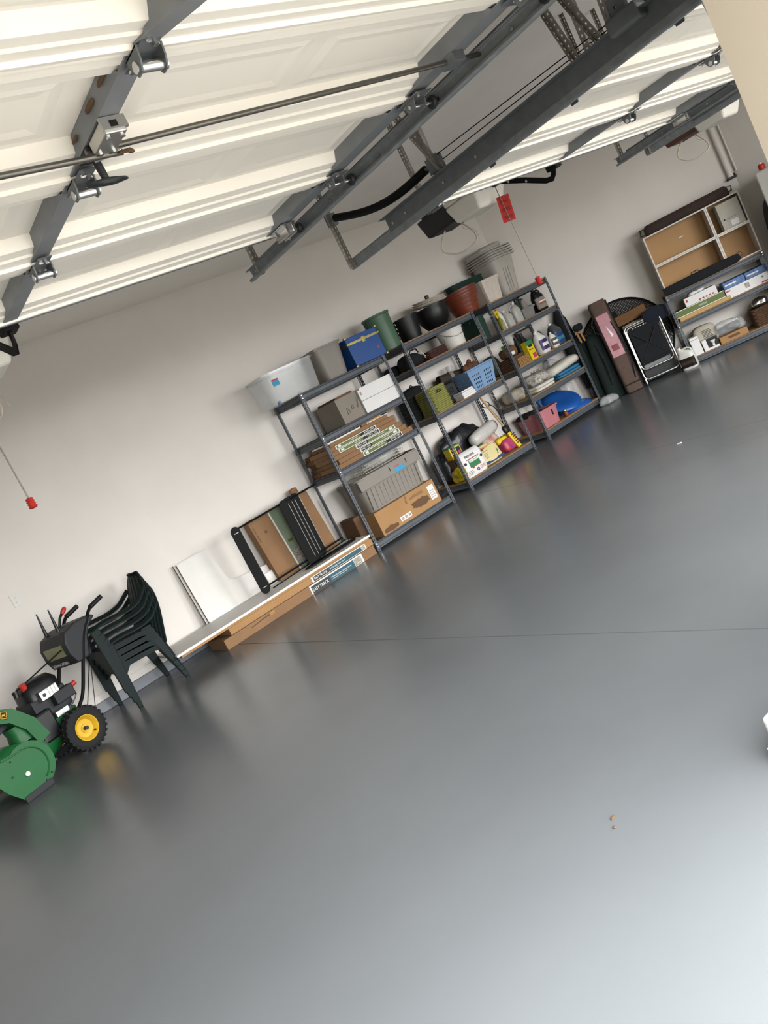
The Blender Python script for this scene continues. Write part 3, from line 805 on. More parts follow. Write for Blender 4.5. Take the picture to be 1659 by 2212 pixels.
o = MB().box(0, .50, 0, .28, 0, .016).build('white_shelf_board', M_white, None, (4.455, 7.25, zt+.0), (0, 0, 0)); tag(o, 'thin white shelf board lying on the flat carton stack', 'board')
for k in range(5):
    q = carton('long_carton', 'narrow brown carton end, %s in the pile at the back of the third shelf' % ['lowest', 'second lowest', 'middle', 'second highest', 'topmost'][k], 'carton', (4.475+.02*((k*7) % 3), 7.69-.0, base+k*.05), 0, .5, .13, .048, M_cardd, 'narrow cartons behind the flat-pack stack', tape=False, flap=False)
    plate(q, .03, .16, .012, .036, 0, M_card)
# bottom level
t = carton('moving_carton', 'large worn tan carton with shipping labels on the bottom shelf', 'carton', (4.60, 7.235, L1[0]), R(-.5), .89, .42, .265, M_card2, tape=False)
plate(t, .77, .86, .06, .22, 0, M_wpaper); plate(t, .28, .44, .035, .085, 0, M_wpaper)
for zz in (.08, .105, .13, .155): plate(t, .785, .845, zz, zz+.010, -.0015, M_photo, 'barcode')
for k in range(3): plate(t, .295+.05*k, .33+.05*k, .045, .075, -.0015, M_photo, 'barcode')
text('W/O', .04, t, (.45, -.001, .17), M_print, (PI/2, R(-80), 0))
MB().blob(.26, .004, .09, 5, .5, 20).build('torn_patch', M_cardd, t, (.62, -.001, .06)); MB().blob(.16, .004, .06, 9, .5, 20).build('torn_patch', M_cardd, t, (.13, -.001, .01)); MB().blob(.2, .004, .03, 11, .5, 20).build('torn_patch', M_card, t, (.60, -.001, .19))
carton('carton', 'dark brown carton behind the worn tan carton on the bottom shelf', 'carton', (4.50, 7.50, L1[0]), 0, .09, .28, .30, M_cardd, tape=False)
t = tote('storage_tote', 'large ribbed grey tote with a bright blue sticker under the wire basket', 'tote', (5.06, 7.49, L1[0]+.27), R(-1), .90, .46, .385, M_tote, .05, lid=False, ribs=13)
plate(t, .06, .20, .255, .345, -.232, M_cyan); plate(t, .07, .14, .315, .338, -.2335, M_red, 'logo_band')
MB().frus((-.44, .44, -.23, -.21, .25), (-.45, .45, -.238, -.21, .37)).build('upper_panel', M_tote, t, bevel=.006)
for sx in (.0, .24): MB().box(sx-.003, sx+.003, -.242, -.238, .30, .35).build('latch_slot', M_charc, t)
t = thing('wire_basket', 'pale wire basket full of clear film on the big ribbed tote', 'basket', (5.10, 7.47, L1[0]+.665), R(-2))
b = MB()
for k in range(15):
    x = -.30+.6*k/14; b.cyl((x*.93, -.13, 0), (x, -.155, .115), .002, n=5); b.cyl((x*.93, .13, 0), (x, .155, .115), .002, n=5); b.cyl((x*.93, -.13, 0), (x*.93, .13, 0), .002, n=5)
for z_ in (0, .03, .06, .09, .115):
    k = z_/.115; X = .279+.021*k; Y = .13+.025*k
    b.tube([(-X, -Y, z_), (X, -Y, z_), (X, Y, z_), (-X, Y, z_)], .0028, 5, True)
for k in range(7):
    y = -.13+.26*k/6
    for sx in (-1, 1): b.cyl((sx*.279, y, 0), (sx*.30, y*1.19, .115), .002, n=5)
b.build('wire_grid', mat('pale_coated_wire', '#c9c3b2', .4), t)
softbag('film_bundle', 'crumpled clear film bundle in the wire basket', 'plastic film', (5.14, 7.47, L1[0]+.67), 0, .46, .22, .15, M_clear2, 4, .35, 7, ridge=.2)
# clutter seen between the first two units
softbag('black_bag', 'glossy black bag on the floor shelf behind the first unit post', 'bag', (6.06, 7.66, L2[0]), 0, .18, .28, .38, M_blackw, 12, .3, 6, ridge=.2)
softbag('yellow_sack', 'crumpled yellow film sack at the left end of the bottom shelf', 'sack', (6.055, 7.42, L2[0]), 0, .17, .20, .17, M_yeld, 6, .35, 8, ridge=.25)

# ---------------------------------------------------------------- second shelving unit
zt = L2[3]
t = thing('planter_bin', 'tall sage green plastic bin standing behind the blue trunk', 'bin', (5.955, 7.46, zt-.0))
b = MB().lathe([(0, 0), (.145, 0), (.16, .40), (.165, .42), (.155, .42), (.14, .01), (0, .01)], 28); b.build('bin_wall', M_sage, t, smooth=True)
MB().lathe([(.160, .40), (.170, .405), (.170, .425), (.155, .425)], 28).build('rim', M_sage, t, smooth=True)
for k in range(5): MB().box(-.002, .002, -.004, 0, -.01, .01).build('paint_fleck', M_printw, t, (.12*math.cos(-1.0+k*.1)+.02, -.14*math.sin(1.2-k*.05), .03+.05*k))
pot('plant_pot', 'glossy black plant pot beside the sage green bin', 'pot', (6.34, 7.48, zt), .12, .165, .275, M_black, group='pots on the middle unit')
pot('plant_pot', 'rounded black plant pot with a pale pot resting in it', 'pot', (6.78, 7.48, zt), .115, .20, .27, M_black, bulge=.03, group='pots on the middle unit')
t = thing('saucer_stack', 'pale stack of round saucers lying on the rounded black pot', 'saucers', (6.80, 7.48, zt+.285), 0, rot=(R(6), R(3), 0))
for k in range(3): MB().lathe([(0, 0), (.17, 0), (.225-.012*k, .022), (.23-.012*k, .03), (.21, .03), (.15, .008), (0, .008)], 28, (0.0+.006*k, 0, .022*k)).build('saucer', M_stone, t, smooth=True)
MB().box(-.02, .02, -.02, .02, .074, .125).build('knob', M_cardd, t, bevel=.006)
for k in range(3):
    pot('plant_pot', 'terracotta pot %s of the nested reddish trio' % ['at the bottom', 'in the middle', 'at the top'][k], 'pot', (7.335, 7.50, zt+.035*k), .15+.006*k, .215+.004*k, .235, M_terra, rim=.010, rings=4 if k == 0 else 0, group='nested terracotta pots')
def sqpot(label, loc, w0, w1, h, m, rz=0, d0=None, d1=None):
    t = thing('square_planter', label, 'planter', loc, rz)
    d0 = d0 or w0; d1 = d1 or w1
    MB().loft([(0, w0/2, d0/2, 12), (h*.86, w1/2-.012, d1/2-.012, 12), (h*.86, w1/2-.02, d1/2-.02, 12), (.012, w0/2-.008, d0/2-.008, 12)], 40).build('planter_wall', m, t)
    MB().loft([(h*.86, w1/2-.016, d1/2-.016, 12), (h*.86, w1/2, d1/2, 12), (h, w1/2+.004, d1/2+.004, 12), (h, w1/2-.016, d1/2-.016, 12), (h*.86, w1/2-.016, d1/2-.016, 12)], 40, cap=False).build('rim', m, t)
    return t
sqpot('pale stone square planter next to the terracotta pots', (7.735, 7.47, L3[4]), .25, .34, .29, M_stone)
# long dark green trough on top of those
t = sqpot('long dark green trough balanced behind the pale square planter', (7.74, 7.74, L3[4]+.26), .52, .64, .15, M_dkgreen, 0, .12, .18)
carton('carton', 'plain grey carton under the dark green trough', 'carton', (7.52, 7.66, L3[4]), 0, .44, .18, .257, M_cardg, tape=False)
# five nested waste bins and a lid
for k in range(5):
    t = thing('waste_bin', 'pale grey waste bin, %s in the nested stack near the corner' % ['outermost', 'second', 'third', 'fourth', 'innermost'][k], 'waste bin', (8.22, 7.62, L3[4]+.032*k), R(4), 'nested waste bins')
    ww = .33-.012*k
    b = MB().loft([(0, .15-.004*k, .15-.004*k, 5), (.12, .17-.004*k, .16-.004*k, 5), (.38, .215-.004*k, .20-.004*k, 5), (.48, .235-.004*k, .22-.004*k, 5), (.48, .228-.004*k, .212-.004*k, 5), (.01, .143-.004*k, .143-.004*k, 5)], 36); b.build('bin_wall', M_can, t, smooth=True, ang=50)
    MB().loft([(.47, .235-.004*k, .22-.004*k, 5), (.472, .275-.004*k, .26-.004*k, 5), (.484, .275-.004*k, .26-.004*k, 5), (.484, .23-.004*k, .215-.004*k, 5), (.47, .235-.004*k, .22-.004*k, 5)], 36, cap=False).build('rim', M_can, t, smooth=True, ang=40)
    if k == 0:
        for sx in (-.07, -.02, .03): MB().frus((sx-.012, sx+.012, -.162, -.14, .03), (sx-.016, sx+.016, -.205, -.18, .34)).build('flute', M_can, t, bevel=.006)
t = thing('bin_lid', 'rounded pale grey lid lying on the nested waste bins', 'lid', (8.16, 7.62, L3[4]+.614), R(4), rot=(0, R(-3), R(4)))
MB().loft([(0, .20, .19, 4), (.03, .215, .205, 4), (.055, .205, .19, 4), (.07, .16, .15, 4), (.072, .05, .05, 4)], 36).build('lid_shell', M_can, t, smooth=True, ang=60)
MB().box(-.05, .05, -.015, .015, .068, .085).build('lid_grip', M_can, t, bevel=.006)
# level 3 (z=1.55)
z = L2[2]
t = thing('tool_bag', 'black soft tool bag with pale cord on the upper middle shelf', 'bag', (6.13, 7.46, z), R(8))
MB().blob(.30, .26, .17, 3, .22, 6, 3.0).build('bag_body', M_blackf, t, smooth=True)
MB().tube([(-.08, -.10, .14), (-.05, -.12, .19), (.05, -.12, .19), (.09, -.10, .14)], .009, 6).build('strap', M_blackf, t, smooth=True)
MB().tube([(.10, -.135, .13), (.12, -.14, .09), (.11, -.14, .06), (.13, -.14, .04)], .004, 5).build('cord', M_printw, t); MB().tube([(.12, -.14, .09), (.135, -.14, .06)], .004, 5).build('cord', M_printw, t)
softbag('black_pouch', 'black pouch slumped at the left end of the upper middle shelf', 'bag', (6.02, 7.70, z), 0, .14, .2, .12, M_blackf, 21, .25, 6)
t = wicker('red_basket', 'low reddish brown wire basket beside the white bucket', 'basket', (6.50, 7.48, z), 0, .30, .26, .09, mat('reddish_wicker', '#4a2a24', .7, var=.25, scale=30), 4)
MB().tube([(.15, -.05, .03), (.17, -.10, .09), (.15, -.13, .13), (.13, -.10, .10)], .004, 5).build('wire_loop', M_rope, t)
t = thing('bucket', 'translucent white bucket with wire bail on the upper middle shelf', 'bucket', (6.90, 7.48, z))
MB().lathe([(0, 0), (.135, 0), (.165, .225), (.172, .23), (.172, .25), (.16, .25), (.13, .008), (0, .008)], 28).build('bucket_wall', M_wplast, t, smooth=True)
MB().lathe([(.160, .20), (.174, .202), (.174, .215), (.160, .217)], 28).build('band', M_wplast, t, smooth=True)
MB().tube([(-.172, -.01, .215), (-.15, -.10, .15), (-.05, -.168, .115), (.05, -.168, .125), (.15, -.10, .17), (.172, -.01, .215)], .003, 6).build('bail', M_steel, t, smooth=True)
# level 2 (z=.965)
z = L2[1]
t = wicker('hamper', 'dark woven hamper at the back left of the middle unit', 'hamper', (6.10, 7.70, z), 0, .26, .20, .31, M_wickd, 14)
MB().blob(.30, .18, .10, 8, .3, 6).build('cloth_top', M_blackf, t, (.03, 0, .29), smooth=True)
MB().tube([(-.02, -.06, .38), (.02, -.07, .42), (.06, -.06, .39)], .007, 6).build('strap', M_blackf, t)
t = wicker('wicker_basket', 'olive green woven basket with two hand holes', 'basket', (6.165, 7.41, z), 0, .27, .27, .285, M_wick, 13, True)
t = thing('document_box', 'dark grey ridged box behind the olive woven basket', 'box', (6.33, 7.44, z), 0)
MB().box(0, .26, .0, .30, 0, .24).build('box_body', M_charc, t, bevel=.01)
for k in range(6): MB().box(.05+.028*k, .06+.028*k, -.006, 0, .12, .19).build('ridge', M_black, t)
for k in range(4):
    o = MB(); o.box(0, .215, .0, .16, 0, .020)
    q = thing('book', 'white-edged book, %s in the small stack on the middle shelf' % ['lowest', 'second', 'third', 'topmost'][k], 'book', (6.475+.006*(k % 2), 7.275, z+.0235*k), R(2*(k-1)), 'stack of books')
    MB().box(.003, .21, .002, .155, .002, .0205).build('pages', M_wpaper, q); 
    c = MB(); c.box(0, .215, .0, .16, 0, .002); c.box(0, .215, 0, .16, .0205, .0225); c.box(.213, .2155, 0, .16, 0, .0225)
    c.build('cover', M_dkgreen if k == 3 else M_wpaper, q)
# rolled mat
t = thing('rolled_mat', 'dark rolled mat standing out behind the pale blue basket', 'rolled mat', (6.60, 7.70, z+.30), 0, rot=(0, R(97), R(-12)))
pts = [(.008+.0055*a/3.0)*1 for a in range(3)]
b = MB(); sp_ = []
for i in range(60):
    a = i*.30; rr = .012+.0022*i*.45; sp_.append((rr*math.cos(a), rr*math.sin(a)))
vs = [(p[0], p[1], z_) for z_ in (0, .46) for p in sp_]; n_ = len(sp_)
b.add(vs, [(i, i+1, n_+i+1, n_+i) for i in range(n_-1)]); b.build('mat_sheet', mat('brown_mat', '#3c352e', .8), t, solid=.006)
MB().lathe([(.072, .15), (.076, .15), (.076, .2), (.072, .2)], 20).build('band', M_cardg, t)
tote('file_bin', 'grey box supporting the rolled mat behind the pale blue basket', 'box', (6.66, 7.67, z), 0, .24, .16, .225, M_charc, .01)
# pale blue laundry basket with real slots
def laundry(label, loc, rz, w, d, h, m):
    t = thing('laundry_basket', label, 'basket', loc, rz)
    tp = .05; b = MB()
    cs0 = [(-w/2+tp, -d/2+tp), (w/2-tp, -d/2+tp), (w/2-tp, d/2-tp), (-w/2+tp, d/2-tp)]
    cs1 = [(-w/2, -d/2), (w/2, -d/2), (w/2, d/2), (-w/2, d/2)]
    for s_ in range(4):
        a0, a1 = cs0[s_], cs0[(s_+1) % 4]; b0, b1 = cs1[s_], cs1[(s_+1) % 4]
        nu = 25; nv = 11
        def P(u, v):
            x0 = a0[0]+(a1[0]-a0[0])*u; y0 = a0[1]+(a1[1]-a0[1])*u; x1 = b0[0]+(b1[0]-b0[0])*u; y1 = b0[1]+(b1[1]-b0[1])*u
            return (x0+(x1-x0)*v, y0+(y1-y0)*v, h*v)
        grid = [P(i/nu, j/nv) for j in range(nv+1) for i in range(nu+1)]
        fs = []
        for j in range(nv):
            for i in range(nu):
                slot = (j % 2 == 1 and 1 <= j < nv-2) and (i % 2 == 1) and 2 <= i <= nu-3 and not (11 <= i <= 13)
                if not slot: fs.append((j*(nu+1)+i, j*(nu+1)+i+1, (j+1)*(nu+1)+i+1, (j+1)*(nu+1)+i))
        b.add(grid, fs)
    b.add([(c[0], c[1], 0) for c in cs0], [(0, 1, 2, 3)])
    b.build('basket_wall', m, t, solid=.004)
    MB().tube([(c[0], c[1], h) for c in ((-w/2+.02, -d/2), (w/2-.02, -d/2), (w/2, -d/2+.02), (w/2, d/2-.02), (w/2-.02, d/2), (-w/2+.02, d/2), (-w/2, d/2-.02), (-w/2, -d/2+.02))], .012, 8, True).build('rim', m, t, smooth=True)
    return t
laundry('pale blue slotted laundry basket on the middle shelf', (6.93, 7.46, z+.004), R(-4), .44, .38, .26, M_laund)
softbag('cloth_bundle', 'brown cloth and clay-red tubes bundle in the pale blue basket', 'cloth', (6.97, 7.52, z+.10), 0, .26, .18, .24, mat('clay_cloth', '#6b4a38', .9, var=.3, scale=14), 31, .3, 6, ridge=.2)
t = thing('garden_tube', 'clay red cardboard tube poking out of the pale blue basket', 'tube', (7.0, 7.56, z+.30), 0, rot=(0, R(60), R(20)))
MB().lathe([(.0, -.12), (.028, -.12), (.028, .12), (.022, .12), (.022, -.11), (0, -.11)], 16).build('tube_wall', mat('clay_red', '#8a4230', .7), t, smooth=True)
t = thing('glass_vase', 'tall clear vase standing behind the pale blue basket', 'vase', (6.90, 7.76, z), 0)
MB().lathe([(0, 0), (.03, 0), (.028, .1), (.035, .3), (.05, .42), (.046, .42), (.03, .3), (.022, .1), (0, .01)], 18).build('vase_wall', M_clear2, t, smooth=True)
# bottom level
z = L2[0]
t = thing('soil_sack', 'white printed sack with green and red lettering on the bottom shelf', 'sack', (6.035, 7.295, z), R(-1.5))
MB().loft([(0, .165, .05, 5, .175, .06), (.03, .178, .065, 5, .175, .06), (.25, .175, .062, 5, .175, .06), (.285, .17, .04, 5, .175, .06), (.31, .16, .012, 5, .175, .06)], 32).build('sack_body', M_wpaper, t, smooth=True, ang=60)
yf = -.0085
plate(t, .09, .255, .105, .205, yf, M_gprint, 'print_panel')
plate(t, .095, .25, .165, .20, yf-.001, M_printw, 'print_panel')
plate(t, .07, .27, .203, .212, yf-.001, M_printr, 'print_rule'); plate(t, .11, .27, .098, .104, yf-.001, M_printr, 'print_rule')
text('PREMIER', .042, t, (.06, yf-.003, .232), M_print); text('PEAT MOSS', .027, t, (.098, yf-.004, .172), M_gprint)
for (cx, cz) in ((.035, .175), (.305, .18)): MB().lathe([(0, 0), (.016, 0), (.016, .002), (0, .002)], 18, (cx, yf-.003, cz), 'Y').build('badge', M_print, t)
MB().lathe([(0, 0), (.014, 0), (.014, .002), (0, .002)], 18, (.125, yf-.004, .10), 'Y').build('badge', M_printr, t)
MB().lathe([(.012, 0), (.02, 0), (.02, .002), (.012, .002)], 18, (.185, yf-.003, .055), 'Y').build('emblem', M_print, t)
for k in range(5): plate(t, .02+.008*k, .085+.005*k, .035+.018*(k % 3), .041+.018*(k % 3), yf-.001, M_printg, 'small_print')
for k in range(3): plate(t, .225, .305, .045+.014*k, .05+.014*k, yf-.001, M_printr, 'small_print')
carton('carton', 'dark carton standing right behind the white printed sack', 'carton', (6.045, 7.43, z), 0, .19, .13, .272, M_cardd, tape=False, flap=False)
t = carton('plant_food_box', 'small yellow box with a green top above the white printed sack', 'carton', (6.045, 7.42, z+.274), R(-3), .17, .12, .15, M_yel, tape=False, flap=False)
MB().box(-.001, .171, -.001, .121, .135, .152).build('lid', M_gprint, t, bevel=.002); plate(t, .10, .16, .03, .12, 0, M_print, 'print_panel'); plate(t, .115, .15, .035, .07, -.0015, M_multi, 'picture')
def flatsack(label, loc, rz, w, d, h, m, seed, rot=None):
    t = thing('garden_sack', label, 'sack', loc, rz, rot=rot)
    MB().blob(w, d, h, seed, .10, 5, 4.0, 44, 20).build('sack_body', m, t, smooth=True, ang=80)
    return t
t = flatsack('cream and blue potting sack leaning beside the white printed sack', (6.60, 7.40, z-.01), 0, .33, .10, .26, M_cream, 4, (R(-18), 0, R(-2)))
plate(t, -.155, .155, .012, .045, -.046, M_navy, 'print_band'); plate(t, -.12, .13, .19, .215, -.046, M_cardd, 'print_band')
text('Miracle-Gro', .045, t, (-.13, -.050, .205), M_printr); text('ORGANIC CHOICE', .022, t, (-.12, -.050, .165), M_printg)
for k in range(5): plate(t, -.12, .0+.01*(k % 3), .075+.016*k, .080+.016*k, -.0475, M_printg, 'small_print')
MB().lathe([(0, 0), (.03, 0), (.034, .002), (0, .002)], 14, (.075, -.050, .12), 'Y').build('picture', M_gprint, t); MB().box(.06, .09, -.0505, -.048, .07, .10).build('picture', M_terra, t)
t = flatsack('bright red and purple flower print sack with yellow top', (6.97, 7.42, z), 0, .29, .14, .17, M_multi, 7, (R(-12), 0, R(3)))
MB().blob(.26, .10, .09, 17, .15, 6).build('yellow_panel', M_yel, t, (-.04, .02, .13), smooth=True)
text('Schultz', .05, t, (-.13, -.04, .20), M_print, (R(60), 0, 0))
flatsack('dark green sack slumped behind the cream sack', (6.42, 7.56, z), 0, .42, .20, .30, mat('dark_green_film', '#24352a', .35, hex2='#5c5a34', scale=12), 11)
flatsack('red and white striped sack behind the flower print sack', (6.80, 7.58, z), 0, .28, .16, .30, mat('red_white_film', '#a8352c', .4, hex2='#d8d2c4', scale=10), 13)
softbag('poly_bag', 'black and white plastic bag bundle on the bottom of the middle unit', 'bag', (6.52, 7.72, z+.02), R(-4), .72, .20, .52, M_blackw, 15, .22, 5, ridge=.2)
t = thing('rolled_sack', 'rolled white plastic sack lying across the garden sacks', 'sack', (6.73, 7.52, z+.355), 0, rot=(0, R(85), R(8)))
MB().loft([(-.27, .03, .03, 2), (-.24, .07, .065, 2.2), (-.12, .085, .078, 2.3), (.05, .083, .08, 2.2), (.2, .08, .074, 2.3), (.25, .06, .06, 2.2), (.28, .02, .03, 2)], 28).build('sack_roll', M_whitew, t, smooth=True, ang=70)
t = thing('plant_hook', 'bent black iron plant hook lying over the white rolled sack', 'hook', (7.02, 7.46, z+.26), 0)
MB().tube(crv([(-.03, .02, .36), (-.01, .0, .33), (.02, 0, .27), (.035, 0, .18), (.02, 0, .09), (-.03, 0, .03), (-.02, 0, -.01), (.03, 0, -.02), (.05, 0, .02)]), .006, 7).build('hook_rod', M_blackm, t, smooth=True)
MB().tube(crv([(-.12, .03, .36), (-.14, .03, .40), (-.08, .02, .42), (-.03, .02, .38), (-.07, .02, .34), (-.12, .03, .36)]), .006, 7).build('scroll', M_blackm, t, smooth=True)
t = thing('weed_tool', 'long pale wooden handled tool with a yellow head leaning in the middle unit', 'garden tool', (7.02, 7.36, z), 0, rot=(R(-8), R(-8), 0))
MB().cyl((0, 0, .28), (-.01, .02, .80), .013, n=12).build('shaft', M_woodp, t, smooth=True)
MB().cyl((.028, .01, .26), (.0, .03, .80), .010, n=10).build('shaft', M_charc, t, smooth=True)
MB().blob(.09, .06, .10, 3, .2).build('head_joint', M_black, t, (0, 0, .22), smooth=True)
MB().loft([(0, .03, .016, 4, .02), (.06, .034, .02, 4, .012), (.2, .026, .018, 4, 0), (.26, .014, .012, 4, -.005)], 18).build('yellow_head', M_yel, t, smooth=True)
for k in range(5): MB().box(.0, .055, -.024, -.019, .05+.03*k, .062+.03*k).build('print_mark', M_print, t)

# ---------------------------------------------------------------- corner shelving unit
z = L3[3]
t = tote('storage_bin', 'dark forest green bin at the left end of the corner unit', 'bin', (7.40, 7.60, L3[3]), 0, .15, .40, .30, M_dkgreen, .01)
t = thing('spray_bottle', 'yellow trigger spray bottle on the upper corner shelf', 'spray bottle', (7.615, 7.33, z), R(10))
MB().loft([(0, .036, .026, 4), (.12, .036, .026, 4), (.15, .018, .016, 2.5), (.17, .014, .014, 2)], 20).build('bottle_body', mat('olive_bottle', '#8a8a28', .35), t, smooth=True)
plate(t, -.03, .03, .03, .10, -.0255, M_photo)
b = MB(); b.box(-.012, .016, -.012, .012, .17, .24); b.box(-.065, .03, -.012, .012, .225, .258); b.prism([(-.055, .225), (-.035, .225), (-.02, .17), (-.035, .15)], 'Y', -.006, .006); b.build('trigger_head', M_yel, t, bevel=.004)
t = jug('chemical_bottle', 'white bottle with a red cap beside the yellow spray bottle', 'bottle', (7.70, 7.40, z), 0, .09, .07, .26, M_wplast, M_red, None, False, .018, 4)
t = jug('milk_jug', 'translucent white jug, left of a matching pair on the upper corner shelf', 'jug', (7.80, 7.38, z), 0, .12, .12, .21, mat('milky_plastic', '#bdbbb3', .35, alpha=.85), M_wplast, None, True, .018, 4, group='translucent jugs')
t = jug('milk_jug', 'translucent white jug with blue tint, right of the matching pair', 'jug', (7.955, 7.37, z), R(180), .14, .12, .25, MATS['milky_plastic'], M_wplast, None, True, .018, 4, group='translucent jugs')
tote('clear_bin', 'small grey-clear bin of bottles on the upper corner shelf', 'bin', (8.185, 7.44, z), 0, .25, .2, .13, mat('grey_clear', '#8e8e8a', .3, alpha=.8), .02)
jug('red_bottle', 'dark red bottle standing in the grey-clear bin', 'bottle', (8.10, 7.47, z+.006), 0, .08, .07, .26, M_red, M_wplast, None, False, .015, 3)
jug('green_bottle', 'dark green bottle standing in the grey-clear bin', 'bottle', (8.18, 7.49, z+.006), 0, .08, .07, .27, M_dkgreen, M_black, None, False, .018, 3)
jug('grey_bottle', 'grey bottle standing in the grey-clear bin', 'bottle', (8.26, 7.46, z+.006), 0, .09, .07, .25, M_cardg, M_black, None, False, .018, 3)
t = jug('charcoal_fluid_jug', 'black rectangular jug with a grey label at the right end of the shelf', 'jug', (8.50, 7.42, z), R(-4), .17, .11, .30, M_black, M_black, M_cardg, True, .02, 6, capx=-.03, labz=(.1, .58))
plate(t, -.06, .06, .085, .10, -.058, M_printr, 'label_band'); plate(t, -.06, .06, .11, .125, -.058, M_printw, 'label_band')
softbag('dark_cloth', 'dark cloth heap behind the black jug on the corner unit', 'cloth', (8.55, 7.68, z), 0, .16, .2, .14, M_blackf, 41, .25, 6)
z = L3[2]
wicker('basket', 'brown wicker basket on the middle corner shelf', 'basket', (7.60, 7.44, z), 0, .24, .28, .15, M_wickb, 7)
t = thing('paper_bundle', 'folded brown paper bundle lying on the brown wicker basket', 'paper', (7.62, 7.45, z+.158), R(8))
MB().blob(.24, .18, .13, 8, .2, 6, 4).build('bundle', M_cardd, t, smooth=True); MB().box(-.07, .0, -.105, -.10, .02, .06).build('tag', M_wpaper, t); MB().box(-.11, -.05, -.08, -.02, .12, .17).build('green_packet', mat('lime_packet', '#8fae5c', .5), t)
b = MB(); t = thing('twig_bundle', 'row of short pale twigs standing in front of the brown wicker basket', 'twigs', (7.565, 7.285, z), 0)
for k in range(9):
    MB().cyl((.0+.024*k, 0, 0), (.004+.024*k, .005, .11), .008, n=7).build('twig', M_wood, t)
t = carton('plant_food_carton', 'yellow and green plant food carton on the middle corner shelf', 'carton', (7.80, 7.285, z), R(4), .135, .08, .25, M_yel, tape=False, flap=False)
plate(t, 0, .135, .19, .25, 0, M_gprint, 'print_band'); plate(t, .03, .11, .165, .195, -.001, M_print, 'print_band'); plate(t, .05, .12, .02, .08, -.001, M_multi, 'picture')
text('Miracle', .03, t, (.015, -.003, .125), M_print)
jug('cleaner_jug', 'large white cleaner jug with a purple label on the middle corner shelf', 'jug', (8.14, 7.36, z), R(15), .20, .15, .29, M_wplast, M_wplast, mat('purple_label', '#3d2f66', .5), True, .022, 3, lab2=M_printw)
jug('cleaner_bottle', 'small white bottle with a dark label beside the big white jug', 'bottle', (8.375, 7.36, z), 0, .11, .08, .20, M_wplast, M_wplast, mat('grey_brown_label', '#5e544c', .5), False, .014, 4, lab2=M_printw)
jug('washer_fluid_jug', 'blue-labelled clear jug at the right end of the middle corner shelf', 'jug', (8.54, 7.43, z), 0, .17, .15, .30, mat('smoky_plastic', '#4a4d50', .3), M_wplast, M_navy, True, .02, 5, labz=(.05, .5), lab2=mat('teal_fish', '#3f7f92', .5))
jug('spare_jug', 'smoky grey jug behind the small white bottle', 'jug', (8.37, 7.55, z), 0, .14, .12, .30, MATS['smoky_plastic'], M_wplast, None, True, .018, 4)
jug('dark_bottle', 'dark bottle at the back left of the cleaning bottles', 'bottle', (8.02, 7.62, z), 0, .10, .1, .34, M_charc, M_charc, None, False, .022, 3)
jug('dark_bottle', 'dark square bottle at the back centre of the cleaning bottles', 'bottle', (8.18, 7.66, z), 0, .10, .1, .36, M_charc, M_charc, None, False, .022, 5)
t = thing('picture_frame', 'grey framed panel leaning at the back of the middle corner shelf', 'panel', (8.30, 7.78, z), 0, rot=(R(-6), 0, 0))
MB().box(0, .28, 0, .012, 0, .40).build('panel', M_tote, t); 
b = MB(); b.box(0, .28, -.004, 0, 0, .02); b.box(0, .28, -.004, 0, .38, .40); b.box(0, .02, -.004, 0, .02, .38); b.box(.26, .28, -.004, 0, .02, .38); b.build('frame', M_charc, t)
softbag('coiled_hose', 'olive coiled hose bundle behind the wicker basket', 'hose', (7.55, 7.72, z), 0, .15, .22, .28, mat('olive_hose', '#4c4d3c', .6), 51, .2, 6)
z = L3[1]
def folded(label, loc, rz, w, d, h, m, seed, n=3, name='folded_cloth'):
    t = thing(name, label, 'cloth', loc, rz)
    for k in range(n):
        MB().blob(w-.01*k, d, h/n*1.12, seed+k, .10, 5, 5, 40, 12).build('fold', m, t, (0, 0, h/n*k), smooth=True, ang=80)
    return t
folded('folded bright blue tarp on the lower corner shelf', (8.39, 7.45, z), R(-2), .46, .30, .075, M_tarp, 2, 2)
t = thing('rolled_blanket', 'rolled white blanket lying on the blue tarp', 'blanket', (8.36, 7.44, z+.080), 0, rot=(0, R(88), R(2)))
MB().loft([(-.31, .04, .10, 2.4, -.05), (-.28, .055, .14, 2.5, -.055), (-.1, .06, .15, 2.6, -.06), (.1, .065, .15, 2.5, -.065), (.27, .06, .14, 2.6, -.06), (.30, .045, .11, 2.4, -.055)], 28).build('blanket_roll', M_clothw, t, smooth=True)
softbag('patterned_cloth', 'crumpled black and white patterned cloth beside the white blanket', 'cloth', (7.86, 7.45, z+.07), R(5), .34, .30, .16, M_clothp, 61, .3, 7, ridge=.2)
folded('folded cream cloth under the patterned cloth', (7.87, 7.45, z), 0, .36, .32, .075, M_clothw, 12, 2)
softbag('cream_cloth', 'pale tan cloth bundle hanging over the left end of the corner unit', 'cloth', (7.55, 7.60, z), R(80), .36, .22, .17, M_cloth, 64, .25, 6, ridge=.15)
t = thing('glove', 'pale work glove lying behind the rolled blanket', 'glove', (8.14, 7.66, z), R(-20))
MB().blob(.16, .10, .22, 71, .15, 6).build('palm', M_cloth, t, smooth=True)
for k in range(4): MB().tube([(-.06+.035*k, -.02, .18), (-.07+.04*k, -.05, .24)], .014, 7).build('finger', M_cloth, t, smooth=True)
softbag('clear_bag', 'crumpled clear plastic bag at the right end of the lower corner shelf', 'bag', (8.52, 7.70, z), 0, .2, .2, .26, M_clear2, 81, .3, 7, ridge=.25)
z = L3[0]
t = tote('pink_tote', 'dusty pink storage tote at the left of the bottom corner shelf', 'tote', (7.725, 7.55, z), R(-2), .38, .46, .235, M_pink, .03)
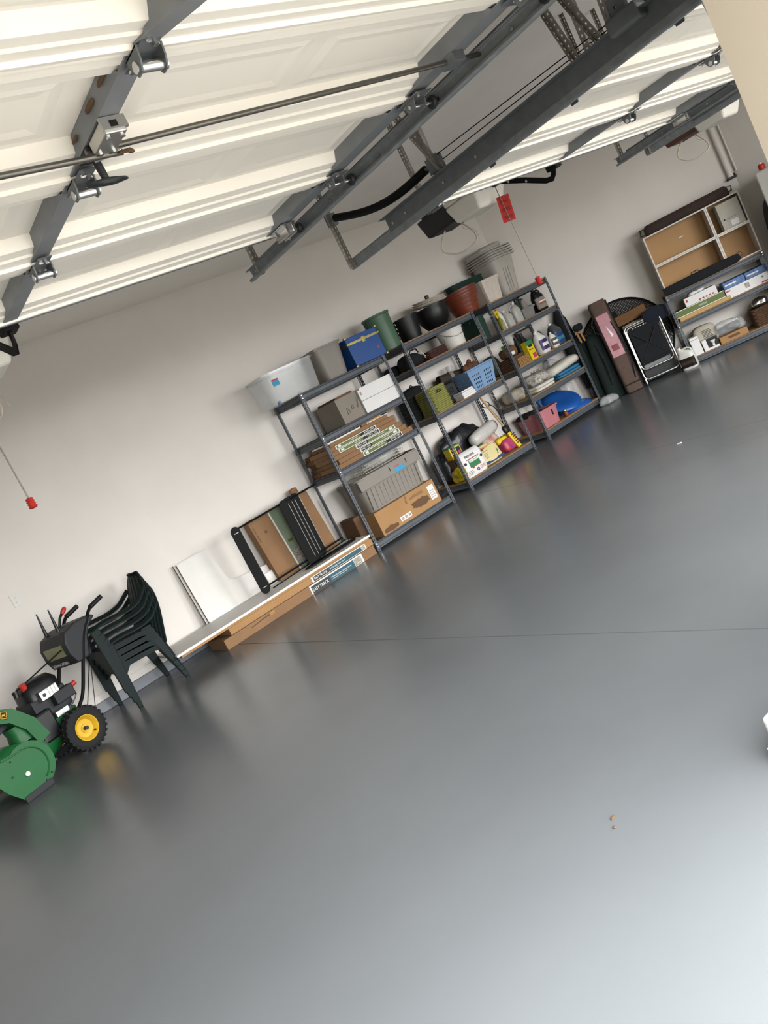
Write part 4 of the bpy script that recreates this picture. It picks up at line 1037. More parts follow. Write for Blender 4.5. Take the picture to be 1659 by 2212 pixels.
MB().box(.04, .11, -.235, -.225, .165, .19).build('latch', M_pink, t, bevel=.004); MB().box(.04, .055, -.236, -.226, .12, .19).build('latch', M_charc, t)
softbag('dark_cloth', 'dark cloth draped over the back of the pink tote', 'cloth', (7.64, 7.62, z+.20), 0, .24, .3, .07, M_blackf, 91, .3, 6)
t = thing('sled', 'bright blue plastic disc leaning on the bottom corner shelf', 'sled', (8.27, 7.58, z+.15), 0, rot=(R(30), R(-8), 0))
MB().lathe([(0, .045), (.10, .05), (.20, .065), (.25, .04), (.262, .02), (.255, .018), (.19, .055), (0, .038)], 36).build('disc', M_sled, t, smooth=True)
t = thing('sled', 'bright blue plastic disc lying flat under the leaning one', 'sled', (8.39, 7.52, z), 0, rot=(R(2), 0, 0))
MB().lathe([(0, .045), (.10, .05), (.20, .06), (.235, .03), (.242, .002), (.235, .002), (.19, .05), (0, .038)], 36).build('disc', M_sled, t, smooth=True)
t = thing('blue_pump', 'small blue cylinder standing beside the pink tote', 'cylinder', (8.02, 7.66, z), 0, rot=(0, R(-10), 0))
MB().lathe([(0, 0), (.032, 0), (.032, .22), (.026, .24), (.026, .32), (0, .32)], 16).build('cylinder_body', M_navy, t, smooth=True); MB().lathe([(.03, .3), (.036, .3), (.036, .33), (0, .335)], 16).build('cap', M_sled, t, smooth=True)
softbag('clear_bag', 'clear plastic wrapped bundle at the right end of the bottom corner shelf', 'bag', (8.55, 7.68, z), 0, .17, .22, .40, M_clear2, 83, .25, 6, ridge=.2)
jug('brown_jar', 'small brown jar beside the pink tote on the bottom shelf', 'jar', (8.02, 7.36, z), 0, .06, .06, .075, M_terra, M_brass, None, False, .022, 2)

# ---------------------------------------------------------------- snow blower (forward = local -x, camera side = local -y)
def fr(R_): pass
SB = thing('snow_blower', 'green and black walk-behind snow blower with yellow wheels by the left wall', 'snow blower', (.975, 7.10, 0), R(20))
def wheel(y, sg):
    w_ = bpy.data.objects.new('wheel', None); COL.objects.link(w_); w_.parent = SB; w_.location = (0, y, .178); w_.empty_display_size = .05
    MB().lathe([(.098, -.05), (.12, -.058), (.150, -.056), (.168, -.045), (.172, 0), (.168, .045), (.150, .056), (.12, .058), (.098, .05), (.098, -.05)], 36, axis='Y').build('tyre', M_tire, w_, smooth=True)
    b = MB()
    for k in range(26):
        a = 2*PI*k/26
        for s_ in (-1, 1):
            m = Matrix.Rotation(-a+s_*.06, 4, 'Y') @ Matrix.Translation((.170, s_*.028, 0))
            b.box(-.006, .008, -.024, .024, -.010, .010, m)
    b.build('tread', M_tire, w_)
    MB().lathe([(0, -.020*1), (.03, -.020), (.034, -.012), (.05, -.010), (.072, -.014), (.080, -.03), (.098, -.052), (.102, -.052), (.10, .05), (.07, .03), (0, .03)], 32, axis='Y').build('rim', M_yellow, w_, smooth=True)
    MB().cyl((0, -.05, 0), (0, -.01, 0), .016, n=14).build('hub', M_black, w_); MB().cyl((.055, -.03, -.052), (.06, -.045, -.056), .006, n=8).build('valve', M_black, w_)
wheel(-.235, 1); wheel(.235, -1)
MB().cyl((0, -.22, .178), (0, .22, .178), .014, n=12).build('axle', M_charc, SB)
# auger housing: arched side plates, drum shell, auger
def arch(x0, r, n=16):
    pts = [(-.70, .03)]
    pts += [(-.545+.185*math.cos(a), .205+.185*math.sin(a)) for a in [R(-75)+R(195)*i/n for i in range(n+1)]]
    pts += [(-.82, .38), (-.84, .28), (-.78, .14)]
    return pts
ap = arch(0, 0)
for y in (-.345, .335): MB().prism(ap, 'Y', y, y+.008).build('side_plate', M_green, SB)
MB().tube([(x, -.348, z_) for (x, z_) in [(-.56+.145*math.cos(a), .205+.145*math.sin(a)) for a in [R(-60)+R(160)*i/14 for i in range(15)]]+[(-.72, .36)]], .006, 6).build('pressed_rib', M_green, SB, smooth=True)
MB().cyl((-.60, -.36, .18), (-.60, -.345, .18), .018, n=14).build('bearing_cap', M_wplast, SB, smooth=True)
for (bx, bz) in ((-.44, .08), (-.50, .055), (-.66, .32), (-.70, .22)): MB().cyl((bx, -.352, bz), (bx, -.344, bz), .008, n=6).build('bolt', M_charc, SB)
b = MB(); n_ = 14; ps = [(-.545+.18*math.cos(a), .205+.18*math.sin(a)) for a in [R(-75)+R(195)*i/n_ for i in range(n_+1)]]+[(-.81, .375)]
vs = [(p[0], y, p[1]) for y in (-.34, .34) for p in ps]; k_ = len(ps)
b.add(vs, [(i, i+1, k_+i+1, k_+i) for i in range(k_-1)]); b.build('drum_shell', M_green, SB, solid=.006, smooth=True)
b = MB()
for k in range(40):
    a = k*.5; x = -.56; y = -.31+.62*k/39
    b.box(-.012, .012, -.010, .010, .03, .135, Matrix.Translation((x, y, .20)) @ Matrix.Rotation(a, 4, 'Y'))
b.build('auger', mat('rusty_auger', '#8a6a2c', .7, .3, var=.3, scale=20), SB)
MB().box(-.70, -.46, -.352, -.338, .0, .05).build('skid_shoe', M_charc, SB, bevel=.004)
MB().cyl((-.30, 0, .22), (-.10, 0, .25), .15, .12, n=24).build('impeller_housing', M_green, SB, smooth=True)
MB().loft([(.34, .10, .09, 3, -.36, -.05), (.42, .085, .08, 3, -.36, -.05), (.48, .08, .08, 2.5, -.38, -.05)], 24).build('chute_base', M_green, SB, smooth=True)
# discharge chute leaning forward
b = MB(); cp = [(-.26, .28), (-.30, .44), (-.40, .575), (-.58, .665), (-.82, .70)]
vs = []; fs = []
for i, (x, z_) in enumerate(cp):
    a = cp[max(i-1, 0)]; c = cp[min(i+1, len(cp)-1)]; tt = Vector((c[0]-a[0], c[1]-a[1])).normalized(); nx, nz = -tt.y, tt.x
    for (o_, yy) in ((.055, -.16), (-.05, -.16), (-.05, .06), (.055, .06)): vs.append((x-nx*o_*-1, yy, z_-nz*o_*-1))
for i in range(len(cp)-1):
    for j in range(4): 
        if not (j == 1 and i > 1): fs.append((i*4+j, i*4+(j+1) % 4, (i+1)*4+(j+1) % 4, (i+1)*4+j))
b.add(vs, fs); b.build('chute', M_green, SB, solid=.006)
em = MB().box(-.028, .028, -.002, 0, -.03, .03).build('emblem', M_print, SB, (-.45, -.166, .605), (0, R(27), 0), bevel=.001)
b = MB()
for a_, c_ in (((-.024, -.026), (.024, -.022)), ((-.024, .022), (.024, .026))): b.box(a_[0], c_[0], -.004, -.002, a_[1], c_[1])
b.box(-.024, -.020, -.004, -.002, -.026, .026); b.box(.020, .024, -.004, -.002, -.026, .026); b.build('emblem_border', M_yellow, em)
MB().prism([(-.013, .004), (-.006, .006), (.004, .004), (.010, .015), (.013, .014), (.010, .006), (.009, -.002), (.015, -.012), (.011, -.012), (.004, -.005), (-.006, -.004), (-.013, -.014), (-.016, -.012), (-.010, -.002)], 'Y', -.004, -.002).build('emblem_deer', M_yellow, em)
# engine
MB().box(-.24, .10, -.13, .16, .26, .36).build('frame_tub', M_green, SB, bevel=.01)
MB().box(-.27, -.10, -.15, .15, .22, .46).build('belt_cover', M_black, SB, bevel=.02)
MB().box(-.20, .12, -.10, .15, .36, .56).build('engine_block', M_charc, SB, bevel=.015)
MB().loft([(.55, .16, .13, 4, -.04, .02), (.64, .155, .125, 4, -.04, .02), (.69, .12, .09, 3, -.04, .02), (.70, .05, .04, 2, -.04, .02)], 28).build('recoil_cover', M_black, SB, smooth=True, ang=60)
MB().box(-.04, .14, -.165, -.09, .43, .53).build('air_box', M_charc, SB, (0, 0, 0), bevel=.01)
q = MB().box(-.13, .035, -.155, -.10, .52, .60).build('muffler_guard', M_chrome, SB, (0, 0, 0), (0, 0, 0), bevel=.006)
MB().cyl((-.095, -.158, .56), (-.095, -.153, .56), .016, n=14).build('muffler_port', M_black, q)
for k in range(3): MB().box(-.055+.03*k, -.043+.03*k, -.159, -.154, .53, .595).build('slat', M_wplast, q)
MB().cyl((-.15, -.04, .66), (-.16, -.05, .71), .028, n=14).build('fuel_cap', M_red, SB, smooth=True)
MB().cyl((.14, -.12, .50), (.19, -.13, .51), .02, n=12).build('choke_knob', M_red, SB, smooth=True)
MB().box(-.10, .02, -.175, -.12, .35, .40).build('carb_box', M_chrome, SB, bevel=.006)
MB().tube([(.02, -.15, .36), (.10, -.16, .40), (.14, -.15, .43)], .006, 6).build('linkage', M_chrome, SB)
# chute crank bracket in front of the engine
MB().box(-.40, -.24, -.06, .0, .58, .63).build('crank_bracket', M_charc, SB, (0, 0, 0), (0, R(-14), 0), bevel=.008)
MB().cyl((-.23, -.03, .64), (-.22, -.03, .69), .022, n=12).build('crank_knob', M_black, SB, smooth=True)
MB().cyl((-.25, -.03, .68), (.62, -.16, .86), .006, n=8).build('crank_rod', M_blackm, SB)
# handle bars, console, levers
for y in (-.19, .19):
    MB().tube(crv([(.06, y, .32), (.16, y, .40), (.28, y, .58), (.42, y, .80), (.52, y, .90), (.60, y, .97), (.72, y, 1.0)]), .0145, 10).build('handlebar', M_blackm, SB, smooth=True)
    MB().cyl((.60, y, .972), (.74, y, 1.004), .020, n=12).build('grip', M_black, SB, smooth=True)
cpz = [(.265, .63), (.235, .72), (.235, .82), (.275, .90), (.40, .935), (.56, .93), (.60, .90), (.50, .84), (.44, .76), (.41, .63)]
MB().prism(cpz, 'Y', -.20, .20).build('console', M_charc, SB, bevel=.015, seg=3)
MB().box(-.003, .0, -.14, .14, 0, .10).build('headlamp', mat('lamp_glass', '#6d6f3a', .12, var=.2, coat=.6), SB, (.2345, 0, .722), (0, 0, 0))
text('JOHN DEERE', .042, SB, (.2535, .15, .650), M_printw, (R(108.4), 0, R(-90)))
for (x, y, a) in ((.30, -.10, R(4)), (.33, .14, R(-6))):
    MB().cyl((x, y, .92), (x+.015, y, 1.12), .016, .005, n=10).build('control_lever', M_black, SB, smooth=True)
MB().tube([(.40, .02, .94), (.44, .02, 1.0), (.48, .02, 1.03)], .012, 8).build('speed_lever', M_black, SB, smooth=True)
MB().loft([(0, .012, .010, 3), (.03, .020, .016, 3), (.06, .018, .014, 3), (.075, .008, .008, 2)], 16).build('lever_knob', M_red, SB, (.47, .02, 1.02), (0, R(55), 0), smooth=True)
MB().cyl((.40, -.17, .64), (.12, -.20, .27), .004, n=6).build('control_cable', M_blackm, SB); MB().cyl((.46, -.20, .80), (.14, -.24, .20), .003, n=6).build('control_cable', M_blackm, SB)
MB().cyl((.09, -.22, .25), (.17, -.24, .27), .012, n=8).build('pin', M_black, SB)

# ---------------------------------------------------------------- stack of resin chairs (facing -x)
def resin_chair(label, loc, rz):
    t = thing('resin_chair', label, 'chair', loc, rz, 'stacked dark green resin chairs')
    # seat: dished sheet
    b = MB(); nu, nv = 10, 10
    for j in range(nv+1):
        for i in range(nu+1):
            u = -1+2*i/nu; v = j/nv
            x = -.22+.44*v; y = u*(.24-.02*v)
            z_ = .405-.035*v-.022*math.sin(PI*v)*(1-u*u)-(.03 if j == 0 else 0)
            b.v.append((x, y, z_))
    b.f += [(j*(nu+1)+i, j*(nu+1)+i+1, (j+1)*(nu+1)+i+1, (j+1)*(nu+1)+i) for j in range(nv) for i in range(nu)]
    b.build('seat', M_chair, t, solid=.006, smooth=True)
    # back: curved fan of slats under a rounded frame
    def bp(u, v):
        wv = .235*(math.sqrt(max(0, 1-(max(0, v-.45)/.58)**2)) if v > .45 else 1)
        y = u*wv
        return Vector((.20+.16*v-.05*(1-u*u)*1.0+.05, y, .36+.50*v))
    b = MB(); n_ = 20
    pts = [bp(-1, i/n_*.98) for i in range(n_+1)]+[bp(-1+2*i/10, .98) for i in range(1, 10)]+[bp(1, (n_-i)/n_*.98) for i in range(n_+1)]
    b.tube(pts, .016, 7, flat=.6); b.build('back_frame', M_chair, t, smooth=True)
    for k in range(7):
        u0 = -.82+1.64*k/6
        b = MB(); vs = []
        vm = .97
        for i in range(9):
            v = vm*i/8
            for du in (-.134, .134):
                vs.append(bp(u0+du, v))
        b.add(vs, [(2*i, 2*i+1, 2*i+3, 2*i+2) for i in range(8)]); b.build('back_slat', M_chair, t, solid=.006, smooth=True)
    for sg in (-1, 1):
        y = sg*.275
        b = MB(); ap_ = crv([(-.245, y*.98, .60), (-.12, y*1.02, .622), (.10, y*1.02, .612), (.22, y*.97, .632), (.29, y*.88, .675), (.35, y*.79, .72)])
        b.tube(ap_, .026, 8, flat=.35); b.build('armrest', M_chair, t, smooth=True)
        # front leg: broad tapering channel from the arm to the floor
        b = MB(); b.frus((-.245, -.205, min(sg*.272, sg*.298), max(sg*.272, sg*.298), 0), (-.255, -.17, min(sg*.262, sg*.288), max(sg*.262, sg*.288), .60)); b.build('leg', M_chair, t, bevel=.006)
        b = MB(); b.frus((.25, .29, min(sg*.235, sg*.26), max(sg*.235, sg*.26), 0), (.14, .25, min(sg*.205, sg*.23), max(sg*.205, sg*.23), .40)); b.build('leg', M_chair, t, bevel=.006)
        b = MB(); b.prism([(-.22, .41), (.22, .38), (.24, .30), (.12, .345), (-.12, .355), (-.20, .28)], 'Y', min(sg*.225, sg*.24), max(sg*.225, sg*.24)); b.build('side_apron', M_chair, t)
    b = MB(); b.prism([(-.24, .40), (.24, .40), (.25, .27), (.18, .33), (-.18, .33), (-.25, .27)], 'X', -.228, -.216); b.build('front_apron', M_chair, t)
    return t
lab = ['at the bottom of the stack', 'second from the bottom of the stack', 'second from the top of the stack', 'at the top of the stack']
c0 = resin_chair('dark green resin armchair '+lab[0], (1.80, 7.50, 0), R(2))
for k in range(1, 4):
    c = dup(c0); c.location = (1.80-.012*k, 7.50, .058*k); c['label'] = 'dark green resin armchair '+lab[k]

# ---------------------------------------------------------------- boards and boxes along the back wall
t = carton('long_closet_carton', 'long brown closet carton lying on the floor under the white boards', 'carton', (2.50, 7.20, 0), 0, 1.90, .42, .098, M_card, flap=False, tape=False)
plate(t, 1.02, 1.72, .004, .094, 0, M_printw, 'label_border'); plate(t, 1.035, 1.27, .004, .082, -.0015, M_dklab); plate(t, 1.27, 1.60, .004, .082, -.0015, M_teal); plate(t, 1.605, 1.70, .008, .084, -.0015, M_photo, 'picture')
text('EASY TRACK', .046, t, (1.042, -.0035, .026), M_printw, sx=.78); text('8 ft wide deluxe starter closet', .022, t, (1.29, -.0035, .042), M_printw); MB().box(1.29, 1.50, -.0035, -.003, .028, .031).build('print_rule', M_printw, t)
MB().tube([(.30, -.001, .06), (.42, -.004, .072), (.55, -.002, .078)], .005, 5).build('tear', M_cardd, t); MB().blob(.07, .012, .03, 4, .5, 20).build('torn_flap', M_card2, t, (.55, -.004, .06))
t = carton('long_closet_carton', 'thinner long brown closet carton just beneath the white boards', 'carton', (2.60, 7.215, .100), 0, 1.82, .42, .066, M_card2, flap=False, tape=False)
plate(t, .99, 1.72, .002, .058, 0, M_printw, 'label_border'); plate(t, 1.01, 1.21, .006, .052, -.0015, M_dklab); plate(t, 1.21, 1.66, .006, .052, -.0015, M_teal); plate(t, 1.665, 1.71, .008, .05, -.0015, M_photo, 'picture')
text('EASY TRACK', .034, t, (1.02, -.0035, .018), M_printw, sx=.85); text('8 ft hanging tower closet', .020, t, (1.23, -.0035, .024), M_printw)
for k, (x0, x1, y0, zz) in enumerate(((2.10, 4.40, 7.215, .1675), (2.06, 4.42, 7.205, .1905))):
    t = thing('melamine_board', ['long melamine board with a raw edge, lower of the two on the cartons', 'long white melamine board, upper of the two on the cartons'][k], 'board', (x0, y0, zz), 0, 'long melamine boards')
    MB().box(0, x1-x0, 0, .60, 0, .022).build('panel', M_white if k else M_cardg, t, bevel=.001)
    MB().box(0, x1-x0, -.0015, 0, 0, .022).build('edge_band', M_white if k else M_card2, t)
zb = .2135
# L-shaped white panels leaning on the wall
for k in range(2):
    t = thing('cut_panel', ['notched white panel leaning on the wall, the front one of two', 'plain white panel behind the notched white one'][k], 'panel', (2.665-.02*k, 7.78+.035*k, zb), 0, 'leaning white panels', rot=(R(-4.5), 0, 0))
    if k == 0:
        poly = [(0, 0), (.92, 0), (.92, .19), (.52, .235)]+[(.46+.06*math.cos(a)+.0, .29-.06*math.sin(a)) for a in [R(80)+R(100)*0]]+[(.43, .25), (.405, .265), (.39, .30), (.345, .655), (0, .655)]
        MB().prism([(0, 0), (.92, 0), (.92, .20), (.47, .245), (.435, .255), (.41, .275), (.395, .31), (.345, .655), (0, .655)], 'Y', 0, .018).build('panel', M_white, t)
    else: MB().box(0, .34, 0, .018, 0, .66).build('panel', M_white, t)
    MB().box(-.002, 0, 0, .018, 0, .655).build('edge', M_cardd, t)
o = MB().box(0, .10, 0, .016, 0, .14).build('offcut', M_white, None, (3.40, 7.72, zb), (R(-8), 0, 0), bevel=.002); tag(o, 'small white offcut standing on the long white board', 'offcut')
# cartons leaning behind the black rack
t = carton('closet_carton', 'tall brown carton with green corner shelves label leaning behind the black rack', 'carton', (3.50, 7.66, zb), 0, .79, .12, .70, M_card, flap=False, tape=False, rot=(R(-7), 0, 0))
plate(t, .255, .62, .0, .70, 0, M_printw, 'label_border'); plate(t, .272, .60, .0, .70, -.0015, M_sagel, 'label_photo'); plate(t, .50, .60, .08, .70, -.003, M_olive, 'label_band'); plate(t, .29, .44, .02, .22, -.003, M_photo, 'picture'); plate(t, .50, .60, .0, .08, -.003, M_dklab, 'label_band')
plate(t, .30, .36, .30, .33, -.003, M_olive, 'print_block')
text('corner shelves', .06, t, (.535, -.0055, .66), M_printw, (R(90), R(90), 0))
text('corner shelves', .03, t, (.02, -.001, .62), M_print, (R(90), R(90), 0))
MB().box(.12, .15, -.0015, 0, .50, .53).build('print_mark', M_cardd, t)
t = thing('packing_flap', 'curled brown cardboard piece above the leaning carton', 'cardboard', (4.18, 7.80, zb+.70), 0)
MB().loft([(0, .02, .02, 2), (.005, .05, .03, 2), (.06, .045, .03, 2), (.07, .02, .02, 2)], 16).build('curl', M_card, t, smooth=True)
# black slatted rack
t = thing('slatted_rack', 'black metal rack with rounded slats standing on the white board', 'rack', (3.16, 7.46, zb), 0)
def slat(x, y, nm='slat', w=.105, h=.735, tilt=0):
    r_ = w/2; n_ = 10
    poly = [(x-r_, r_), ]+[(x+r_*math.cos(a), r_+r_*math.sin(a)) for a in [PI+PI*i/n_ for i in range(1, n_)]]+[(x+r_, r_)]+[(x+r_*math.cos(a), h-r_+r_*math.sin(a)) for a in [PI*i/n_ for i in range(n_+1)]]
    return MB().prism(poly, 'Y', y-.006, y+.006).build(nm, M_blackm, t, bevel=.003)
slat(.06, -.0)
for k, x in enumerate((.67, .735, .795, .875)): slat(x, .012+.035*k)
for (z_, y) in ((.70, .01), (.06, .01)):
    MB().cyl((.02, y, z_), (1.14, y+.06, z_+.01), .010, n=8).build('rod', M_blackm, t, smooth=True)
for k, x in enumerate((.67, .735, .795, .875)): MB().cyl((x+.050, .004+.035*k, .06), (x+.050, .004+.035*k, .675), .0035, n=6).build('edge_highlight', M_steel, t)  # thin steel wires stand in for the light caught along slat edges
for k in (0, 1): MB().box(.035, .085, -.008, -.006, .065+.60*k, .072+.60*k).build('slot', M_steel, t)
MB().cyl((.16, .06, .005), (1.18, .09, .03), .006, n=8).build('rod', M_blackm, t)
t = thing('loose_slat', 'loose black slat lying flat on the white board', 'slat', (4.02, 7.40, zb), R(2))
MB().loft([(0, .34, .058, 2.6), (.004, .35, .062, 2.6), (.016, .345, .06, 2.6), (.02, .33, .05, 2.6)], 40).build('slat', M_blackm, t, smooth=True)
MB().tube([(.26, 0, .02), (.27, 0, .04), (.31, 0, .04), (.32, 0, .02)], .004, 6).build('clip', M_blackm, t)
o = thing('plinth_block', 'black block on the floor at the right end of the long cartons', 'block', (4.40, 7.27, 0), 0)
MB().box(.01, .035, 0, .3, 0, .075).build('block_body', M_black, o, bevel=.004); MB().box(.008, .037, -.002, .302, .05, .056).build('groove', M_charc, o)
# wall outlet
t = thing('wall_outlet', 'white wall outlet on the bare back wall above the snow blower', 'outlet', (1.262, YB, 1.285), 0)
MB().box(-.036, .036, -.006, 0, -.058, .058).build('cover_plate', M_white, t, bevel=.002)
for zz in (-.02, .02):
    q = MB().lathe([(0, 0), (.015, 0), (.015, .002), (0, .002)], 16, (0, -.008, zz), 'Y').build('socket', M_wplast, t)
    for sx in (-.006, .006): MB().box(sx-.0012, sx+.0012, -.0088, -.008, zz-.002, zz+.006).build('slot', M_print, q)

# ---------------------------------------------------------------- things along the slanted wall
def dthing(name, label, cat, s, tt, z=0, group=None, rz=0, tilt=0):
    p = DW(s, tt, z)
    return thing(name, label, cat, tuple(p), 0, group, rot=(tilt, 0, EA+rz))
# round mesh table
t = dthing('mesh_table', 'round black mesh table top leaning on its edge against the slanted wall', 'table', 1.125, -.20, 0.005, tilt=R(-9))
RT = .585
b = MB(); n_ = 62
for k in range(n_):
    x = -RT+2*RT*(k+.5)/n_; hgt = math.sqrt(max(0, RT*RT-x*x))
    b.box(x-.0044, x+.0044, -.001, .001, RT-hgt, RT+hgt); b.box(-hgt, hgt, -.0015, .0015, RT+x-.0044, RT+x+.0044)
b.build('mesh_top', M_blackm, t)
MB().tube([(RT*math.cos(2*PI*i/56), 0, RT+RT*math.sin(2*PI*i/56)) for i in range(56)], .014, 8, True).build('table_rim', M_blackm, t, smooth=True)
MB().box(-.02, .02, .005, .02, .1, 1.05).build('cross_bar', M_blackm, t)
# wood board and cushions between table and chair
t = dthing('wood_plank', 'short brown plank leaning in front of the mesh table', 'plank', 1.10, -.24, .83, rz=0)
MB().box(0, .40, 0, .018, 0, .13, Matrix.Rotation(R(-2), 4, 'Y')).build('plank_body', mat('brown_plank', '#6e4c28', .75, var=.15, scale=3, stretch=(2, 30, 30)), t, bevel=.002)
t = dthing('cushion', 'faded floral seat cushion behind the folding chair', 'cushion', 1.36, -.27, .46, tilt=R(-8))
MB().blob(.48, .08, .36, 5, .05, 4, 5).build('pad', mat('floral_fabric', '#6a6656', .95, scale=9, hex2='#8d8a70'), t, smooth=True); MB().tube([(-.22, -.035, .03), (.22, -.035, .03), (.22, -.035, .34), (-.22, -.035, .34)], .006, 6, True).build('piping', M_cloth, t)
t = dthing('packed_table', 'black folded table frame leaning behind the folding chair', 'folded table', 1.36, -.31, 0, tilt=R(-6))
MB().box(-.20, .22, 0, .03, .02, .46).build('table_panel', M_black, t, bevel=.006); MB().box(-.22, .24, -.006, .0, .44, .47).build('edge', M_charc, t)
t = dthing('jacket', 'dark blue cloth hanging over the folding chair back', 'cloth', 1.56, -.36, .68); MB().blob(.34, .10, .20, 14, .25, 6).build('cloth_body', mat('navy_cloth', '#1a1e2a', .95), t, smooth=True)
# brown canopy bag
t = dthing('canopy_bag', 'tall brown nylon bag with a pink window, leaning left of the folding chair', 'bag', .97, -.40, 0, tilt=R(-5), rz=R(6))
MB().loft([(0, .105, .095, 6), (.03, .115, .105, 6), (.6, .112, .10, 6), (1.22, .115, .105, 6), (1.265, .10, .09, 6)], 36).build('bag_body', M_brown, t, smooth=True, ang=60)
MB().box(-.09, .07, -.108, -.103, .50, 1.08).build('picture_window', M_pinkd, t); MB().prism([(-.02, .93), (.03, .78), (.0, .76)], 'Y', -.1115, -.108).build('printed_canopy', M_printw, t); MB().box(-.06, .03, -.111, -.108, .58, .66).build('printed_panel', mat('dark_rose', '#7c2f36', .5, var=.3, scale=20), t)
MB().box(-.118, .118, -.112, .108, .10, .115).build('band', M_blackf, t); MB().tube([(.06, -.108, .16), (.10, -.13, .4), (.09, -.125, .7), (.06, -.108, .95)], .007, 6).build('piping', M_blackf, t, smooth=True); MB().tube([(-.11, -.1, 1.1), (-.17, -.12, 1.02), (-.17, -.1, .90), (-.11, -.1, .85)], .01, 6, flat=.4).build('strap', M_blackf, t, smooth=True)
MB().tube([(.11, -.108, .02), (.113, -.108, .6), (.113, -.108, 1.24)], .006, 6).build('piping', M_blackf, t); 
# dark green chair bags
for k, (s, tt, h, w_) in enumerate(((.74, -.30, .90, .24), (.585, -.20, .98, .20))):
    t = dthing('chair_bag', ['dark green camp chair bag standing beside the brown nylon bag', 'dark green camp chair bag next to the corner shelving unit'][k], 'bag', s, tt, 0, 'camp chair bags', tilt=R(-4), rz=R(10*k))
    MB().loft([(0, w_*.5, .08, 3), (.04, w_*.58, .09, 3), (h*.6, w_*.52, .085, 3), (h*.93, w_*.40, .06, 3), (h, w_*.22, .03, 2.5)], 28).build('bag_body', mat('bottle_green_nylon', '#12211d', .85, var=.2, scale=20, bump=.3), t, smooth=True, ang=70)
    MB().tube([(0, -.09, h*.2), (.03, -.12, h*.5), (.0, -.07, h*.85)], .010, 6, flat=.3).build('strap', M_blackf, t, smooth=True); MB().tube([(-.03, 0, h), (-.01, -.01, h+.04), (.02, -.01, h+.03), (.03, 0, h-.01)], .005, 5).build('drawstring', M_blackf, t)
t = dthing('umbrella', 'furled black umbrella with a wooden grip leaning by the corner shelving unit', 'umbrella', .44, -.14, 0, tilt=R(-3), rz=R(-8))
MB().loft([(.25, .03, .03, 2), (.5, .06, .05, 2), (1.0, .11, .08, 2.4), (1.25, .09, .06, 2.2), (1.42, .018, .018, 2)], 20).build('canopy', M_blackf, t, smooth=True); MB().cyl((0, 0, 0), (0, 0, .3), .01, n=8).build('shaft', M_steel, t)
t = dthing('lopper', 'pair of short wooden handles in black sleeves above the green bag', 'tool', .63, -.25, .86, tilt=R(-4))
for k in (0, 1):
    MB().box(-.045+.05*k, -.02+.05*k, -.012, .012, 0, .17, Matrix.Rotation(R(-5), 4, 'Y')).build('handle', M_wood, t, bevel=.004)
MB().blob(.13, .07, .10, 6, .2).build('sleeve', M_blackf, t, (0, 0, .15), smooth=True)
softb = MB().blob(.24, .20, .10, 33, .3, 6).build('film_heap', M_clear2, None, tuple(DW(.62, -.52, 0)), (0, 0, 0), smooth=True); tag(softb, 'crumpled clear film on the floor by the corner unit', 'plastic film')
# chrome folding chair
t = dthing('folding_chair', 'folded chair with bright chrome tube frame and black sling', 'chair', 1.365, -.50, 0, tilt=R(-8))
def loop(w_, z0, z1, y, rr=.06):
    p = []
    for (cx, cz, a0) in ((w_/2-rr, z0+rr, -90), (w_/2-rr, z1-rr, 0), (-w_/2+rr, z1-rr, 90), (-w_/2+rr, z0+rr, 180)):
        for i in range(6): a = R(a0+90*i/5); p.append((cx+rr*math.cos(a), y, cz+rr*math.sin(a)))
    return p
MB().tube(loop(.46, .07, .80, 0), .0115, 10, True).build('front_frame', M_chrome, t, smooth=True)
MB().tube(loop(.42, .20, .78, .05), .0115, 10, True).build('back_frame', M_chrome, t, smooth=True)
for sx in (-.225, .225): MB().tube([(sx, .012, .76), (sx, .02, .40), (sx*1.02, .0, .02)], .011, 8).build('rear_leg', M_chrome, t, smooth=True); MB().cyl((sx*1.02, 0, 0), (sx*1.02, 0, .03), .014, n=10).build('foot', M_black, t)
MB().box(-.19, .19, .004, .018, .27, .76).build('sling', M_blackf, t, bevel=.004); MB().box(-.19, .19, -.012, .0, .30, .52).build('seat_sling', M_blackf, t, bevel=.004)
MB().box(-.18, .17, -.004, .012, .205, .255).build('foot_panel', mat('grey_panel', '#77797a', .4), t, bevel=.006)
for sg in (-1, 1): MB().cyl((-.15*sg, -.016, .32), (.15*sg, -.016, .68), .005, n=6).build('cross_wire', M_charc, t)
for k in range(7): MB().box(-.13+.035*k, -.11+.035*k, .0, .004, .745, .752).build('lacing', M_printw, t)
# white jug in front of the low unit
p = DW(1.69, -.66)
t = jug('antifreeze_jug', 'white plastic jug with a black label standing on the floor', 'jug', tuple(p), EA+R(-25), .19, .125, .285, M_wplast, M_wplast, M_print, True, .02, 7, capx=-.06, labz=(.10, .52), lab2=mat('label_brown', '#4a3526', .5))
# ------------- low unit contents
def dcarton(name, label, cat, s, tt, z, w_, d_, h_, m, rz=0, group=None, **kw):
    p = DW(s, tt, z); return carton(name, label, cat, tuple(p), EA+rz, w_, d_, h_, m, group, **kw)
